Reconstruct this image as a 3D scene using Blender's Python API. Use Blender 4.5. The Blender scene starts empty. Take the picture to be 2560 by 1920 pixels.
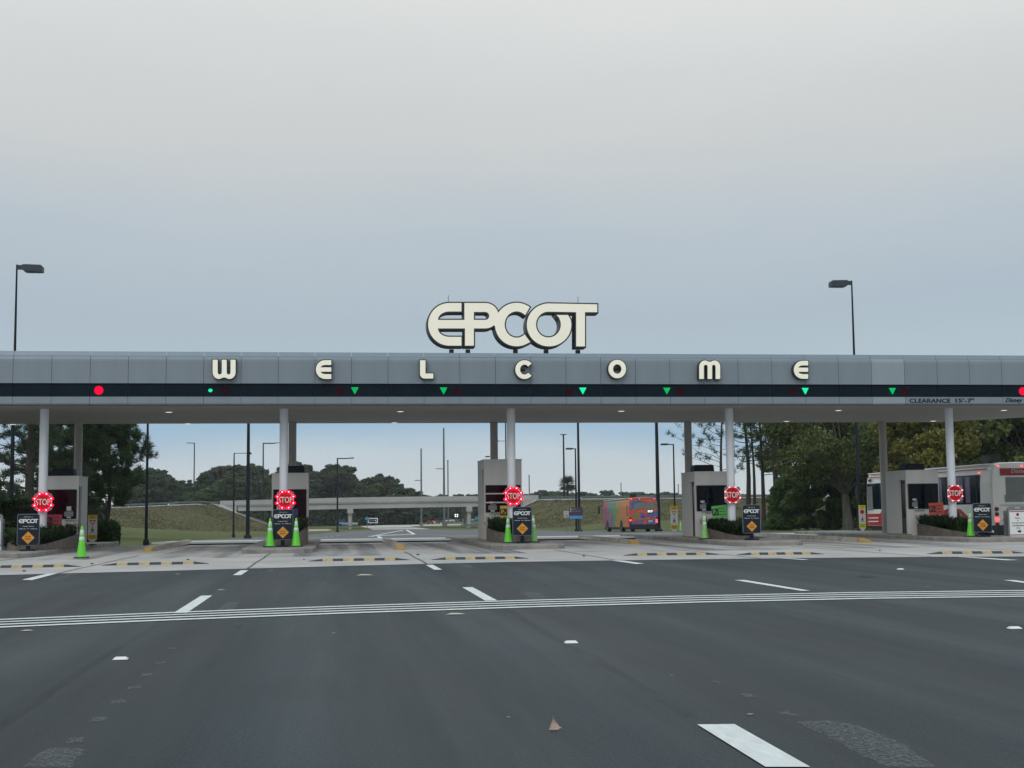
import bpy, bmesh, math, random
import numpy as np
from mathutils import Vector, Matrix

random.seed(7)
rng = np.random.default_rng(7)
S = bpy.context.scene
COL = S.collection
PI = math.pi

# ---------------------------------------------------------------- camera
EYE = 1.22                      # eye height in a stopped car
FPX = 3400.0                    # focal length in photograph pixels (2560 wide)
_dy = np.array([835 - 1280, -(1281 - 960), FPX]); _dy /= np.linalg.norm(_dy)   # lane direction
_hd = np.array([1, .0105, 0])                                                  # tilt of the horizon
_n = np.cross(_hd, _dy); _n /= np.linalg.norm(_n)
if _n[1] < 0: _n = -_n
_dx = np.cross(_dy, _n)
if _dx[0] < 0: _dx = -_dx
CM = np.array([_dx, _dy, _n])   # world axes written in (right, up, forward)

cam_d = bpy.data.cameras.new("Camera")
cam = bpy.data.objects.new("Camera", cam_d)
COL.objects.link(cam)
cam_d.sensor_width = 36.0
cam_d.lens = FPX / 2560 * 36.0
cam_d.clip_start = 0.1
cam_d.clip_end = 6000
m = Matrix.Identity(4)
for i in range(3):
    m[i][0] = CM[i][0]; m[i][1] = CM[i][1]; m[i][2] = -CM[i][2]
m[2][3] = EYE
cam.matrix_world = m
S.camera = cam

def ray(u, v):
    return CM @ np.array([u - 1280, -(v - 960), FPX])
def W(u, v, Y):                 # measured picture point on the upright plane y = Y
    r = ray(u, v); return r / r[1] * Y + np.array([0, 0, EYE])
def G(u, v, z=0.0):             # measured picture point on the level z
    r = ray(u, v); return r * (z - EYE) / r[2] + np.array([0, 0, EYE])
def road_z(y):                  # the road falls away behind the plaza
    return 0.0 if y < 52 else (-.0115 * (y - 52) if y < 300 else -2.852)
def GT(u, v):                   # measured picture point on the falling road
    r = ray(u, v); r = r / r[1]
    ys = 5.0; step = .25
    while ys < 1500:
        if EYE + r[2] * ys <= road_z(ys): break
        ys += step
    return np.array([r[0] * ys, ys, road_z(ys)])
def X_at(u, Y, v=1290): return W(u, v, Y)[0]

# ---------------------------------------------------------------- sky, sun, exposure
S.view_settings.view_transform = 'Standard'
S.view_settings.look = 'None'
S.view_settings.exposure = 0.0
S.view_settings.gamma = 1.0
S.view_settings.use_curve_mapping = False
S.render.engine = 'CYCLES'
S.cycles.use_denoising = True
S.cycles.max_bounces = 6
S.cycles.diffuse_bounces = 3
S.cycles.glossy_bounces = 3
S.cycles.transparent_max_bounces = 8
S.cycles.sample_clamp_indirect = 4.0

world = bpy.data.worlds.new("World")
S.world = world
world.use_nodes = True
wt = world.node_tree
wt.nodes.clear()
def wn(t): return wt.nodes.new(t)
out = wn('ShaderNodeOutputWorld'); bg = wn('ShaderNodeBackground')
sky = wn('ShaderNodeTexSky'); sky.sky_type = 'NISHITA'; sky.sun_disc = False
SUN_EL, SUN_AZ = math.radians(38), math.radians(205)
sky.sun_elevation = SUN_EL; sky.sun_rotation = SUN_AZ
sky.air_density = 1.5; sky.dust_density = 3.0
tc = wn('ShaderNodeTexCoord'); sep = wn('ShaderNodeSeparateXYZ')
wt.links.new(tc.outputs['Generated'], sep.inputs[0])
nz = wn('ShaderNodeTexNoise'); nz.inputs['Scale'].default_value = 2.2
nz.inputs['Detail'].default_value = 3; nz.inputs['Roughness'].default_value = .45
mp = wn('ShaderNodeMapping'); mp.inputs['Scale'].default_value = (1, 1, 5)
wt.links.new(tc.outputs['Generated'], mp.inputs[0]); wt.links.new(mp.outputs[0], nz.inputs['Vector'])
ns = wn('ShaderNodeMath'); ns.operation = 'MULTIPLY_ADD'
ns.inputs[1].default_value = .09; ns.inputs[2].default_value = -.045
wt.links.new(nz.outputs[0], ns.inputs[0])
ad = wn('ShaderNodeMath'); ad.operation = 'ADD'
wt.links.new(sep.outputs[2], ad.inputs[0]); wt.links.new(ns.outputs[0], ad.inputs[1])
ramp = wn('ShaderNodeValToRGB')
wt.links.new(ad.outputs[0], ramp.inputs[0])
def lin(c):
    return tuple(((x / 255) / 12.92 if x / 255 <= .04045 else ((x / 255 + .055) / 1.055) ** 2.4) for x in c)
cr = ramp.color_ramp
stops = [(0.0, (214, 221, 222)), (.030, (200, 214, 222)), (.058, (160, 192, 217)), (.10, (180, 198, 209)),
         (.145, (175, 190, 203)), (.205, (187, 198, 207)), (.265, (207, 210, 210)), (.36, (225, 227, 225)), (.50, (228, 236, 240))]
cr.elements[0].position = stops[0][0]; cr.elements[0].color = (*lin(stops[0][1]), 1)
cr.elements[1].position = 1.0; cr.elements[1].color = (.87, 1.0, 1.09, 1)
for p, c in stops[1:]:
    e = cr.elements.new(p); e.color = (*lin(c), 1)
mul = wn('ShaderNodeVectorMath'); mul.operation = 'SCALE'; mul.inputs['Scale'].default_value = 10.0
wt.links.new(ramp.outputs[0], mul.inputs[0])
mix = wn('ShaderNodeMix'); mix.data_type = 'RGBA'; mix.inputs[0].default_value = .94
wt.links.new(sky.outputs[0], mix.inputs[6]); wt.links.new(mul.outputs[0], mix.inputs[7])
wt.links.new(mix.outputs[2], bg.inputs[0])
bg.inputs[1].default_value = 0.10
wt.links.new(bg.outputs[0], out.inputs[0])

sun_d = bpy.data.lights.new("Sun", 'SUN')
sun_d.energy = 0.6; sun_d.angle = math.radians(25); sun_d.color = (1, .96, .9)
sun = bpy.data.objects.new("Sun", sun_d); COL.objects.link(sun)
_d = Vector((math.sin(SUN_AZ) * math.cos(SUN_EL), math.cos(SUN_AZ) * math.cos(SUN_EL), math.sin(SUN_EL)))
sun.rotation_euler = (-_d).to_track_quat('-Z', 'Y').to_euler()

# ---------------------------------------------------------------- materials
def mat(name, col, rough=.6, var=.12, scale=3.0, bump=0.0, bscale=40.0, metal=0.0, spec=.5, emit=None, estr=0.0,
        col2=None, stretch=None, coat=0.0, island=0.0, detail=5.0):
    M_ = bpy.data.materials.new(name); M_.use_nodes = True
    nt = M_.node_tree; b = nt.nodes['Principled BSDF']
    b.inputs['Roughness'].default_value = rough; b.inputs['Metallic'].default_value = metal
    b.inputs['Specular IOR Level'].default_value = spec
    if coat: b.inputs['Coat Weight'].default_value = coat; b.inputs['Coat Roughness'].default_value = .08
    c1 = tuple(max(0, x * (1 - var)) for x in col); c2 = tuple(min(1, x * (1 + var)) for x in (col2 or col))
    if emit:
        b.inputs['Base Color'].default_value = (*[q * .06 for q in col], 1); b.inputs['Specular IOR Level'].default_value = .1
        b.inputs['Emission Color'].default_value = (*emit, 1); b.inputs['Emission Strength'].default_value = estr
        return M_
    t = nt.nodes.new('ShaderNodeTexCoord'); mpn = nt.nodes.new('ShaderNodeMapping')
    nt.links.new(t.outputs['Object'], mpn.inputs[0])
    if stretch: mpn.inputs['Scale'].default_value = stretch
    n = nt.nodes.new('ShaderNodeTexNoise'); n.inputs['Scale'].default_value = scale
    n.inputs['Detail'].default_value = detail; n.inputs['Roughness'].default_value = .6
    nt.links.new(mpn.outputs[0], n.inputs['Vector'])
    r = nt.nodes.new('ShaderNodeValToRGB'); r.color_ramp.elements[0].position = .3; r.color_ramp.elements[1].position = .7
    r.color_ramp.elements[0].color = (*c1, 1); r.color_ramp.elements[1].color = (*c2, 1)
    nt.links.new(n.outputs[0], r.inputs[0])
    src = r.outputs[0]
    if island:
        g = nt.nodes.new('ShaderNodeNewGeometry'); mr = nt.nodes.new('ShaderNodeMapRange')
        mr.inputs[3].default_value = 1 - island; mr.inputs[4].default_value = 1 + island
        nt.links.new(g.outputs['Random Per Island'], mr.inputs[0])
        vm = nt.nodes.new('ShaderNodeVectorMath'); vm.operation = 'SCALE'
        nt.links.new(src, vm.inputs[0]); nt.links.new(mr.outputs[0], vm.inputs['Scale'])
        src = vm.outputs[0]
    nt.links.new(src, b.inputs['Base Color'])
    if bump:
        n2 = nt.nodes.new('ShaderNodeTexNoise'); n2.inputs['Scale'].default_value = bscale; n2.inputs['Detail'].default_value = 4
        nt.links.new(t.outputs['Object'], n2.inputs['Vector'])
        bp = nt.nodes.new('ShaderNodeBump'); bp.inputs['Strength'].default_value = bump; bp.inputs['Distance'].default_value = .02
        nt.links.new(n2.outputs[0], bp.inputs['Height']); nt.links.new(bp.outputs[0], b.inputs['Normal'])
    return M_

def leafmat(name, a, b_, island=.45, scale=.35, trans=.25):
    M_ = mat(name, a, .65, .15, scale, col2=b_, island=island, spec=.25)
    nt = M_.node_tree; b = nt.nodes['Principled BSDF']
    tr = nt.nodes.new('ShaderNodeBsdfTranslucent'); mx = nt.nodes.new('ShaderNodeMixShader'); mx.inputs[0].default_value = trans
    src = b.inputs['Base Color'].links[0].from_socket
    nt.links.new(src, tr.inputs[0])
    o = nt.nodes['Material Output']
    nt.links.new(b.outputs[0], mx.inputs[1]); nt.links.new(tr.outputs[0], mx.inputs[2]); nt.links.new(mx.outputs[0], o.inputs[0])
    return M_

def layered_ground(name, base, dark, pale, bands, rough, stain=.5, grain=.25, bump=.3, fine=220., big=.22, lanes=False, spec=.5):
    """pavement: large patches, long streaks in the driving direction, fine aggregate grain"""
    M_ = bpy.data.materials.new(name); M_.use_nodes = True
    nt = M_.node_tree; b = nt.nodes['Principled BSDF']; N = nt.nodes.new; L = nt.links.new
    t = N('ShaderNodeTexCoord')
    def noise(sc, det, st=None, ro=.6):
        mpn = N('ShaderNodeMapping'); L(t.outputs['Object'], mpn.inputs[0])
        if st: mpn.inputs['Scale'].default_value = st
        n = N('ShaderNodeTexNoise'); n.inputs['Scale'].default_value = sc; n.inputs['Detail'].default_value = det
        n.inputs['Roughness'].default_value = ro
        L(mpn.outputs[0], n.inputs['Vector']); return n.outputs[0]
    def rampn(src, p0, c0, p1, c1):
        r = N('ShaderNodeValToRGB'); r.color_ramp.elements[0].position = p0; r.color_ramp.elements[1].position = p1
        r.color_ramp.elements[0].color = (*c0, 1); r.color_ramp.elements[1].color = (*c1, 1); L(src, r.inputs[0]); return r.outputs[0]
    def mixn(f, a, c, mode='MIX'):
        x = N('ShaderNodeMix'); x.data_type = 'RGBA'; x.blend_type = mode
        if isinstance(f, float): x.inputs[0].default_value = f
        else: L(f, x.inputs[0])
        for s_, k in ((a, 6), (c, 7)):
            if isinstance(s_, tuple): x.inputs[k].default_value = (*s_, 1)
            else: L(s_, x.inputs[k])
        return x.outputs[2]
    c = rampn(noise(big, 4), .33, dark, .68, base)
    st = rampn(noise(.9, 5, (1.0, .07, 1)), .42, (0, 0, 0), .72, (1, 1, 1))
    mm = N('ShaderNodeMath'); mm.operation = 'MULTIPLY'; mm.inputs[1].default_value = stain; L(st, mm.inputs[0])
    c = mixn(mm.outputs[0], c, dark if bands else pale)
    sp = rampn(noise(7.0, 6, None, .7), .60, (0, 0, 0), .80, (1, 1, 1))
    m2 = N('ShaderNodeMath'); m2.operation = 'MULTIPLY'; m2.inputs[1].default_value = .22; L(sp, m2.inputs[0])
    c = mixn(m2.outputs[0], c, pale)
    if lanes:      # tyres polish and darken the same two paths of every lane
        sx = N('ShaderNodeSeparateXYZ'); L(t.outputs['Object'], sx.inputs[0])
        a1 = N('ShaderNodeMath'); a1.operation = 'MULTIPLY_ADD'; a1.inputs[1].default_value = 2 * PI / 2.0; a1.inputs[2].default_value = .6; L(sx.outputs[0], a1.inputs[0])
        wob = N('ShaderNodeMath'); wob.operation = 'MULTIPLY_ADD'; wob.inputs[1].default_value = 5.0; L(noise(.25, 3, (1, .15, 1)), wob.inputs[0]); L(a1.outputs[0], wob.inputs[2])
        sn = N('ShaderNodeMath'); sn.operation = 'SINE'; L(wob.outputs[0], sn.inputs[0])
        lr = N('ShaderNodeMapRange'); lr.inputs[1].default_value = -1; lr.inputs[2].default_value = 1; lr.inputs[3].default_value = .76; lr.inputs[4].default_value = 1.22; L(sn.outputs[0], lr.inputs[0])
        sc_ = N('ShaderNodeVectorMath'); sc_.operation = 'SCALE'; L(c, sc_.inputs[0]); L(lr.outputs[0], sc_.inputs['Scale']); c = sc_.outputs[0]
        b.inputs['Specular IOR Level'].default_value = spec
        c = mixn(1.0, c, rampn(noise(22., 5, None, .7), .38, (.80,) * 3, .66, (1.22,) * 3), 'MULTIPLY')
    g = rampn(noise(fine, 3), .35, (1 - grain,) * 3, .65, (1 + grain,) * 3)
    c = mixn(1.0, c, g, 'MULTIPLY')
    L(c, b.inputs['Base Color'])
    rr = N('ShaderNodeMapRange'); rr.inputs[1].default_value = .3; rr.inputs[2].default_value = .7; rr.inputs[3].default_value = rough - (.07 if lanes else .08); rr.inputs[4].default_value = rough + (.09 if lanes else .1)
    L(noise(.8, 5, (1.3, .06, 1)) if lanes else noise(1.3, 4), rr.inputs[0]); L(rr.outputs[0], b.inputs['Roughness'])
    bp = N('ShaderNodeBump'); bp.inputs['Strength'].default_value = bump; bp.inputs['Distance'].default_value = .01
    L(noise(fine * .8, 3), bp.inputs['Height']); L(bp.outputs[0], b.inputs['Normal'])
    return M_

M = {}
M['asphalt'] = layered_ground('asphalt', (.015, .029, .036), (.008, .016, .021), (.040, .056, .064), True, .52, stain=.6, grain=.85, fine=62., bump=.8, lanes=True, spec=.26)
M['asphalt_far'] = layered_ground('asphalt_older', (.115, .12, .12), (.085, .09, .092), (.16, .16, .16), True, .7, stain=.4)
M['concrete'] = layered_ground('concrete_pavement', (.50, .475, .445), (.36, .35, .34), (.57, .545, .515), True, .8, stain=.45, grain=.12, fine=90., big=.5)
M['concrete_far'] = layered_ground('concrete_road', (.55, .53, .49), (.46, .44, .41), (.62, .6, .56), True, .85, stain=.3, grain=.1, fine=60.)
M['kerb'] = mat('kerb_concrete', (.27, .255, .235), .85, .3, 2.2, .5, 60)
M['kerb_old'] = mat('stained_kerb_concrete', (.42, .39, .34), .85, .35, 3.5, .5, 50)
M['planter'] = mat('planter_concrete', (.165, .14, .12), .85, .3, 5, .5, 60)
M['white_line'] = mat('white_road_paint', (.68, .72, .71), .55, .15, 10, .4, 90, detail=9, stretch=(1.6, .35, 1))
M['old_line'] = None
M['yellow_paint'] = mat('worn_yellow_paint', (.48, .29, .07), .7, .25, 7, .3, 70)
M['rubber_black'] = mat('black_rubber', (.030, .032, .036), .6, .3, 8, .3, 80)
M['rubber_yellow'] = mat('yellow_rubber', (.44, .32, .13), .6, .25, 8, .2, 80)
M['panel'] = mat('silver_cladding', (.225, .27, .308), .42, .07, .9, metal=.15, stretch=(2.2, 1, .25))
M['panel_light'] = mat('paler_silver_cladding', (.29, .345, .38), .42, .05, .9, metal=.15, stretch=(2.2, 1, .25))
M['cap'] = mat('silver_cap_cladding', (.22, .275, .335), .4, .04, .6, metal=.15)
M['reveal'] = mat('dark_joint', (.03, .035, .038), .8, .2, 4)
M['joint'] = mat('panel_joint', (.11, .125, .14), .8, .1, 4)
M['band'] = mat('dark_band_panel', (.0035, .012, .020), .5, .2, 1.2, spec=.12)
M['soffit'] = mat('painted_soffit', (.36, .355, .34), .75, .06, .8)
M['col_white'] = mat('white_painted_steel', (.70, .74, .80), .45, .06, 2.0)
M['col_taupe'] = mat('taupe_painted_steel', (.40, .385, .36), .6, .08, 2.0)
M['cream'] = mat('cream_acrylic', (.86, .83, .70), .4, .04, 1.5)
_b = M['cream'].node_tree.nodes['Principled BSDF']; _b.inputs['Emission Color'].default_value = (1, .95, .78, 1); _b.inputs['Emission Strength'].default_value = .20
M['can'] = mat('dark_green_letter_can', (.018, .035, .036), .45, .2, 3)
M['booth'] = mat('booth_white_enamel', (.51, .50, .485), .5, .055, 1.6, stretch=(2, 2, .4))
M['booth_dark'] = mat('booth_dark_interior', (.010, .016, .022), .5, .2, 3)
M['glass_dark'] = mat('tinted_glass', (.002, .005, .009), .10, .2, 2, spec=.10)
M['glass_red_glow'] = mat('tinted_glass_red_glow', (.020, .002, .005), .12, .2, 2, spec=.10)  # dark glass with the red glow of the stop LEDs put into its colour
M['ac'] = mat('charcoal_plastic', (.008, .013, .022), .6, .2, 3, spec=.15)
M['grey'] = mat('grey_metal', (.20, .21, .22), .5, .1, 4, metal=.3)
M['light_grey'] = mat('pale_grey_plastic', (.45, .47, .48), .5, .1, 4)
M['board'] = mat('charcoal_sign_face', (.018, .028, .042), .5, .1, 3, spec=.1)
M['board_edge'] = mat('grey_sign_border', (.16, .17, .19), .5, .1, 3)
M['white'] = mat('white_print', (.78, .79, .78), .5, .04, 5)
M['orange'] = mat('orange_sign_print', (.72, .30, .03), .5, .06, 6)
M['dark_print'] = mat('dark_print', (.02, .02, .025), .5, .1, 5)
M['red'] = mat('red_sign_face', (.46, .008, .022), .4, .08, 4, spec=.2)
M['lime'] = mat('lime_cone_vinyl', (.11, .60, .02), .45, .05, 4)
M['lime_pale'] = mat('faded_lime_vinyl', (.22, .50, .14), .5, .08, 4)
M['reflective'] = mat('white_reflective_collar', (.62, .72, .66), .35, .08, 6)
M['pole'] = mat('dark_bronze_pole', (.012, .019, .023), .6, .2, 2, spec=.2)
M['pole_grey'] = mat('grey_steel_pole', (.10, .115, .12), .5, .15, 2)
M['lamp'] = mat('lamp_head_bronze', (.030, .045, .06), .45, .15, 3)
M['bridge'] = mat('bridge_concrete', (.38, .385, .38), .85, .12, .25, .2, 3, stretch=(1, 1, 3))
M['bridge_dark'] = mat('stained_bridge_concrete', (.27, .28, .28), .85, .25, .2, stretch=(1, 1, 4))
M['slope_paving'] = mat('slope_paving', (.34, .31, .27), .9, .45, .5, stretch=(1, .5, 1))
M['rail'] = mat('galvanised_rail', (.115, .15, .145), .6, .15, 1)
M['bark'] = mat('pine_bark', (.040, .033, .030), .9, .35, 4, .6, 14, stretch=(1, 1, .3))
M['bark_grey'] = mat('grey_bark', (.085, .085, .075), .9, .35, 4, .6, 14, stretch=(1, 1, .3))
M['needles'] = leafmat('pine_needles', (.038, .070, .036), (.075, .115, .050))
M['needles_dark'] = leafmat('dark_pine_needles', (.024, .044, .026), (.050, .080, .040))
M['oak'] = leafmat('oak_leaves', (.065, .102, .034), (.15, .175, .058))
M['oak_yellow'] = leafmat('yellowing_leaves', (.13, .14, .035), (.20, .19, .045))
M['shrub'] = leafmat('shrub_leaves', (.085, .150, .050), (.14, .21, .07), trans=.4)
M['hedge'] = leafmat('hedge_leaves', (.026, .056, .018), (.050, .095, .028), island=.4, scale=.8)
M['far_leaf'] = leafmat('far_tree_leaves', (.048, .078, .044), (.092, .128, .062), island=.3, scale=.06)
M['far_leaf_green'] = leafmat('fresh_green_tree_leaves', (.070, .115, .045), (.12, .165, .060), island=.3, scale=.06)
M['far_leaf_brown'] = leafmat('brown_tinged_tree_leaves', (.044, .052, .032), (.082, .078, .046), island=.35, scale=.06)
M['palm'] = leafmat('palm_fronds', (.045, .080, .038), (.085, .115, .050))
M['blade'] = leafmat('planter_grass_blades', (.022, .050, .022), (.050, .090, .035), island=.5, scale=2)
M['grass'] = None
M['bus_white'] = mat('bus_white_paint', (.76, .76, .71), .35, .04, 1, coat=.4)
M['bus_red'] = mat('bus_red_paint', (.42, .014, .012), .35, .05, 1, coat=.4)
M['bus_maroon'] = mat('bus_dark_red_stripe', (.30, .008, .018), .4, .05, 1)
M['bus_glass'] = mat('bus_glass', (.006, .014, .026), .10, .2, 1, spec=.3)
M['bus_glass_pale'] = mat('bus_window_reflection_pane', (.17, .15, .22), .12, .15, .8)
M['bus_black'] = mat('bus_black_skirt', (.006, .012, .018), .5, .2, 2)
M['vent'] = mat('bus_grey_louvre', (.17, .185, .18), .5, .1, 3)
M['tyre'] = mat('tyre_rubber', (.012, .013, .014), .8, .2, 5)
M['rim'] = mat('steel_rim', (.42, .43, .43), .35, .1, 5, metal=.6)
M['red_lamp_off'] = mat('dark_red_lens', (.16, .008, .012), .25, .1, 4)
M['tail_lit'] = mat('lit_tail_lamp', (.8, .1, .1), emit=(1, .10, .12), estr=2.0)
M['led'] = mat('lit_red_led', (1, .3, .3), emit=(1, .055, .075), estr=26.0)
M['led_halo'] = mat('red_led_glow_disc', (.8, .0, .03), emit=(1, .0, .045), estr=1.5)  # emissive red that imitates the bloom around each LED
M['led_dim'] = mat('dimmer_red_led', (1, .4, .4), emit=(1, .16, .18), estr=6.0)
M['sig_red'] = mat('lit_red_signal', (.8, 0, .05), emit=(1, .0, .045), estr=1.0)
M['sig_green'] = mat('lit_green_signal', (0, .8, .3), emit=(.0, .72, .16), estr=1.0)
M['sig_green_b'] = mat('bright_green_signal', (0, .8, .5), emit=(.02, .90, .40), estr=1.0)
M['sig_off'] = mat('unlit_red_signal', (.030, .006, .012), .6, .2, 4, spec=.05)
M['sig_off_g'] = mat('unlit_green_signal', (.003, .018, .018), .6, .2, 4, spec=.05)
M['lamp_lit'] = mat('lit_soffit_lamp', (.9, .85, .75), emit=(1, .93, .82), estr=1.3)
M['sign_yellow'] = mat('yellow_sign_print', (.62, .42, .02), .5, .06, 5)
M['sign_lime'] = mat('lime_yellow_sign_print', (.62, .62, .02), .5, .06, 5)
M['sign_white'] = mat('white_sign_face', (.60, .58, .54), .5, .05, 5)
M['dirt'] = mat('sand', (.42, .36, .29), .95, .15, .4)

def grass_material():
    M_ = bpy.data.materials.new('grass_and_rough_bank'); M_.use_nodes = True
    nt = M_.node_tree; b = nt.nodes['Principled BSDF']; N = nt.nodes.new; L = nt.links.new
    b.inputs['Roughness'].default_value = .9; b.inputs['Specular IOR Level'].default_value = .15
    t = N('ShaderNodeTexCoord')
    at = N('ShaderNodeAttribute'); at.attribute_name = 'rough'
    def noise(sc, det, ro=.6, st=None):
        src = t.outputs['Object']
        if st:
            q = N('ShaderNodeMapping'); q.inputs['Scale'].default_value = st; L(src, q.inputs[0]); src = q.outputs[0]
        n = N('ShaderNodeTexNoise'); n.inputs['Scale'].default_value = sc; n.inputs['Detail'].default_value = det
        n.inputs['Roughness'].default_value = ro; L(src, n.inputs['Vector']); return n.outputs[0]
    def rampn(src, *st):
        r = N('ShaderNodeValToRGB')
        r.color_ramp.elements[0].position = st[0][0]; r.color_ramp.elements[0].color = (*st[0][1], 1)
        r.color_ramp.elements[1].position = st[-1][0]; r.color_ramp.elements[1].color = (*st[-1][1], 1)
        for p, c in st[1:-1]:
            e = r.color_ramp.elements.new(p); e.color = (*c, 1)
        L(src, r.inputs[0]); return r.outputs[0]
    mown = rampn(noise(.09, 6, .65, (1, .35, 1)), (.3, (.085, .105, .035)), (.55, (.115, .135, .045)), (.72, (.17, .155, .07)))
    bank = rampn(noise(.22, 8, .75, (1, 1.6, 2.2)), (.34, (.052, .060, .024)), (.5, (.098, .092, .038)), (.66, (.15, .122, .058)))
    x = N('ShaderNodeMix'); x.data_type = 'RGBA'; L(at.outputs['Fac'], x.inputs[0]); L(mown, x.inputs[6]); L(bank, x.inputs[7])
    g = rampn(noise(2.4, 6, .8), (.3, (.55, .55, .55)), (.7, (1.4, 1.4, 1.4)))
    y = N('ShaderNodeMix'); y.data_type = 'RGBA'; y.blend_type = 'MULTIPLY'; y.inputs[0].default_value = 1
    L(x.outputs[2], y.inputs[6]); L(g, y.inputs[7]); L(y.outputs[2], b.inputs['Base Color'])
    bp = N('ShaderNodeBump'); bp.inputs['Strength'].default_value = .9; bp.inputs['Distance'].default_value = .25
    L(noise(1.6, 7, .75), bp.inputs['Height']); L(bp.outputs[0], b.inputs['Normal'])
    return M_
M['grass'] = grass_material()

def scuffed_material():
    M_ = bpy.data.materials.new('scraped_old_marking'); M_.use_nodes = True
    nt = M_.node_tree; b = nt.nodes['Principled BSDF']; N = nt.nodes.new; L = nt.links.new
    b.inputs['Base Color'].default_value = (.26, .28, .29, 1); b.inputs['Roughness'].default_value = .6
    t = N('ShaderNodeTexCoord')
    n = N('ShaderNodeTexNoise'); n.inputs['Scale'].default_value = 42; n.inputs['Detail'].default_value = 8; n.inputs['Roughness'].default_value = .8
    L(t.outputs['Object'], n.inputs['Vector'])
    r = N('ShaderNodeValToRGB'); r.color_ramp.elements[0].position = .44; r.color_ramp.elements[1].position = .62
    r.color_ramp.elements[1].color = (.42, .42, .42, 1)
    L(n.outputs[0], r.inputs[0])
    tr = N('ShaderNodeBsdfTransparent'); mx = N('ShaderNodeMixShader')
    L(r.outputs[0], mx.inputs[0]); L(tr.outputs[0], mx.inputs[1]); L(b.outputs[0], mx.inputs[2])
    L(mx.outputs[0], nt.nodes['Material Output'].inputs[0])
    return M_
M['old_line'] = scuffed_material()

def wrap_material():
    """bright printed bus wrap: soft colour clouds only, hue drifting along the body"""
    M_ = bpy.data.materials.new('colourful_bus_wrap'); M_.use_nodes = True
    nt = M_.node_tree; b = nt.nodes['Principled BSDF']; N = nt.nodes.new; L = nt.links.new
    b.inputs['Roughness'].default_value = .35
    t = N('ShaderNodeTexCoord'); sp = N('ShaderNodeSeparateXYZ'); L(t.outputs['Object'], sp.inputs[0])
    def noise(sc, det, dist=0):
        n = N('ShaderNodeTexNoise'); n.inputs['Scale'].default_value = sc; n.inputs['Detail'].default_value = det; n.inputs['Distortion'].default_value = dist
        L(t.outputs['Object'], n.inputs['Vector']); return n.outputs[0]
    def ma(op, a, c):
        x = N('ShaderNodeMath'); x.operation = op
        for k, q in enumerate((a, c)):
            if isinstance(q, (int, float)): x.inputs[k].default_value = q
            else: L(q, x.inputs[k])
        return x.outputs[0]
    def ramp(src, st):
        r = N('ShaderNodeValToRGB'); e = r.color_ramp.elements
        e[0].position = st[0][0]; e[0].color = (*st[0][1], 1); e[1].position = st[-1][0]; e[1].color = (*st[-1][1], 1)
        for p, c in st[1:-1]:
            q = e.new(p); q.color = (*c, 1)
        L(src, r.inputs[0]); return r.outputs[0]
    f = ma('ADD', ma('MULTIPLY', sp.outputs[1], 1 / 13.), ma('MULTIPLY', ma('SUBTRACT', noise(.8, 3, .8), .5), 1.5))
    side = ramp(f, [(.02, (.66, .15, .02)), (.14, (.60, .24, .04)), (.28, (.62, .16, .03)), (.38, (.10, .34, .05)), (.50, (.02, .34, .12)), (.62, (.03, .28, .30)), (.72, (.50, .09, .06)), (.82, (.10, .10, .34)), (.95, (.56, .08, .06))])
    rear = ramp(noise(1.15, 2, .6), [(.34, (.03, .05, .30)), (.42, (.05, .20, .34)), (.48, (.20, .04, .24)), (.54, (.62, .13, .02)), (.60, (.54, .05, .03)), (.66, (.06, .28, .08)), (.74, (.10, .06, .34))])
    top = N('ShaderNodeMix'); top.data_type = 'RGBA'
    mr = N('ShaderNodeMapRange'); mr.inputs[1].default_value = .0; mr.inputs[2].default_value = .25; L(sp.outputs[1], mr.inputs[0]); L(mr.outputs[0], top.inputs[0])
    L(rear, top.inputs[6]); L(side, top.inputs[7])
    v = N('ShaderNodeTexVoronoi'); v.inputs['Scale'].default_value = 2.2; L(t.outputs['Object'], v.inputs['Vector'])
    sp2 = ramp(v.outputs[0], [(.08, (.35, .35, .35)), (.22, (0, 0, 0))])
    x = N('ShaderNodeMix'); x.data_type = 'RGBA'; L(sp2, x.inputs[0]); L(top.outputs[2], x.inputs[6]); x.inputs[7].default_value = (.5, .42, .3, 1)
    L(x.outputs[2], b.inputs['Base Color'])
    return M_
M['wrap'] = wrap_material()

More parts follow.
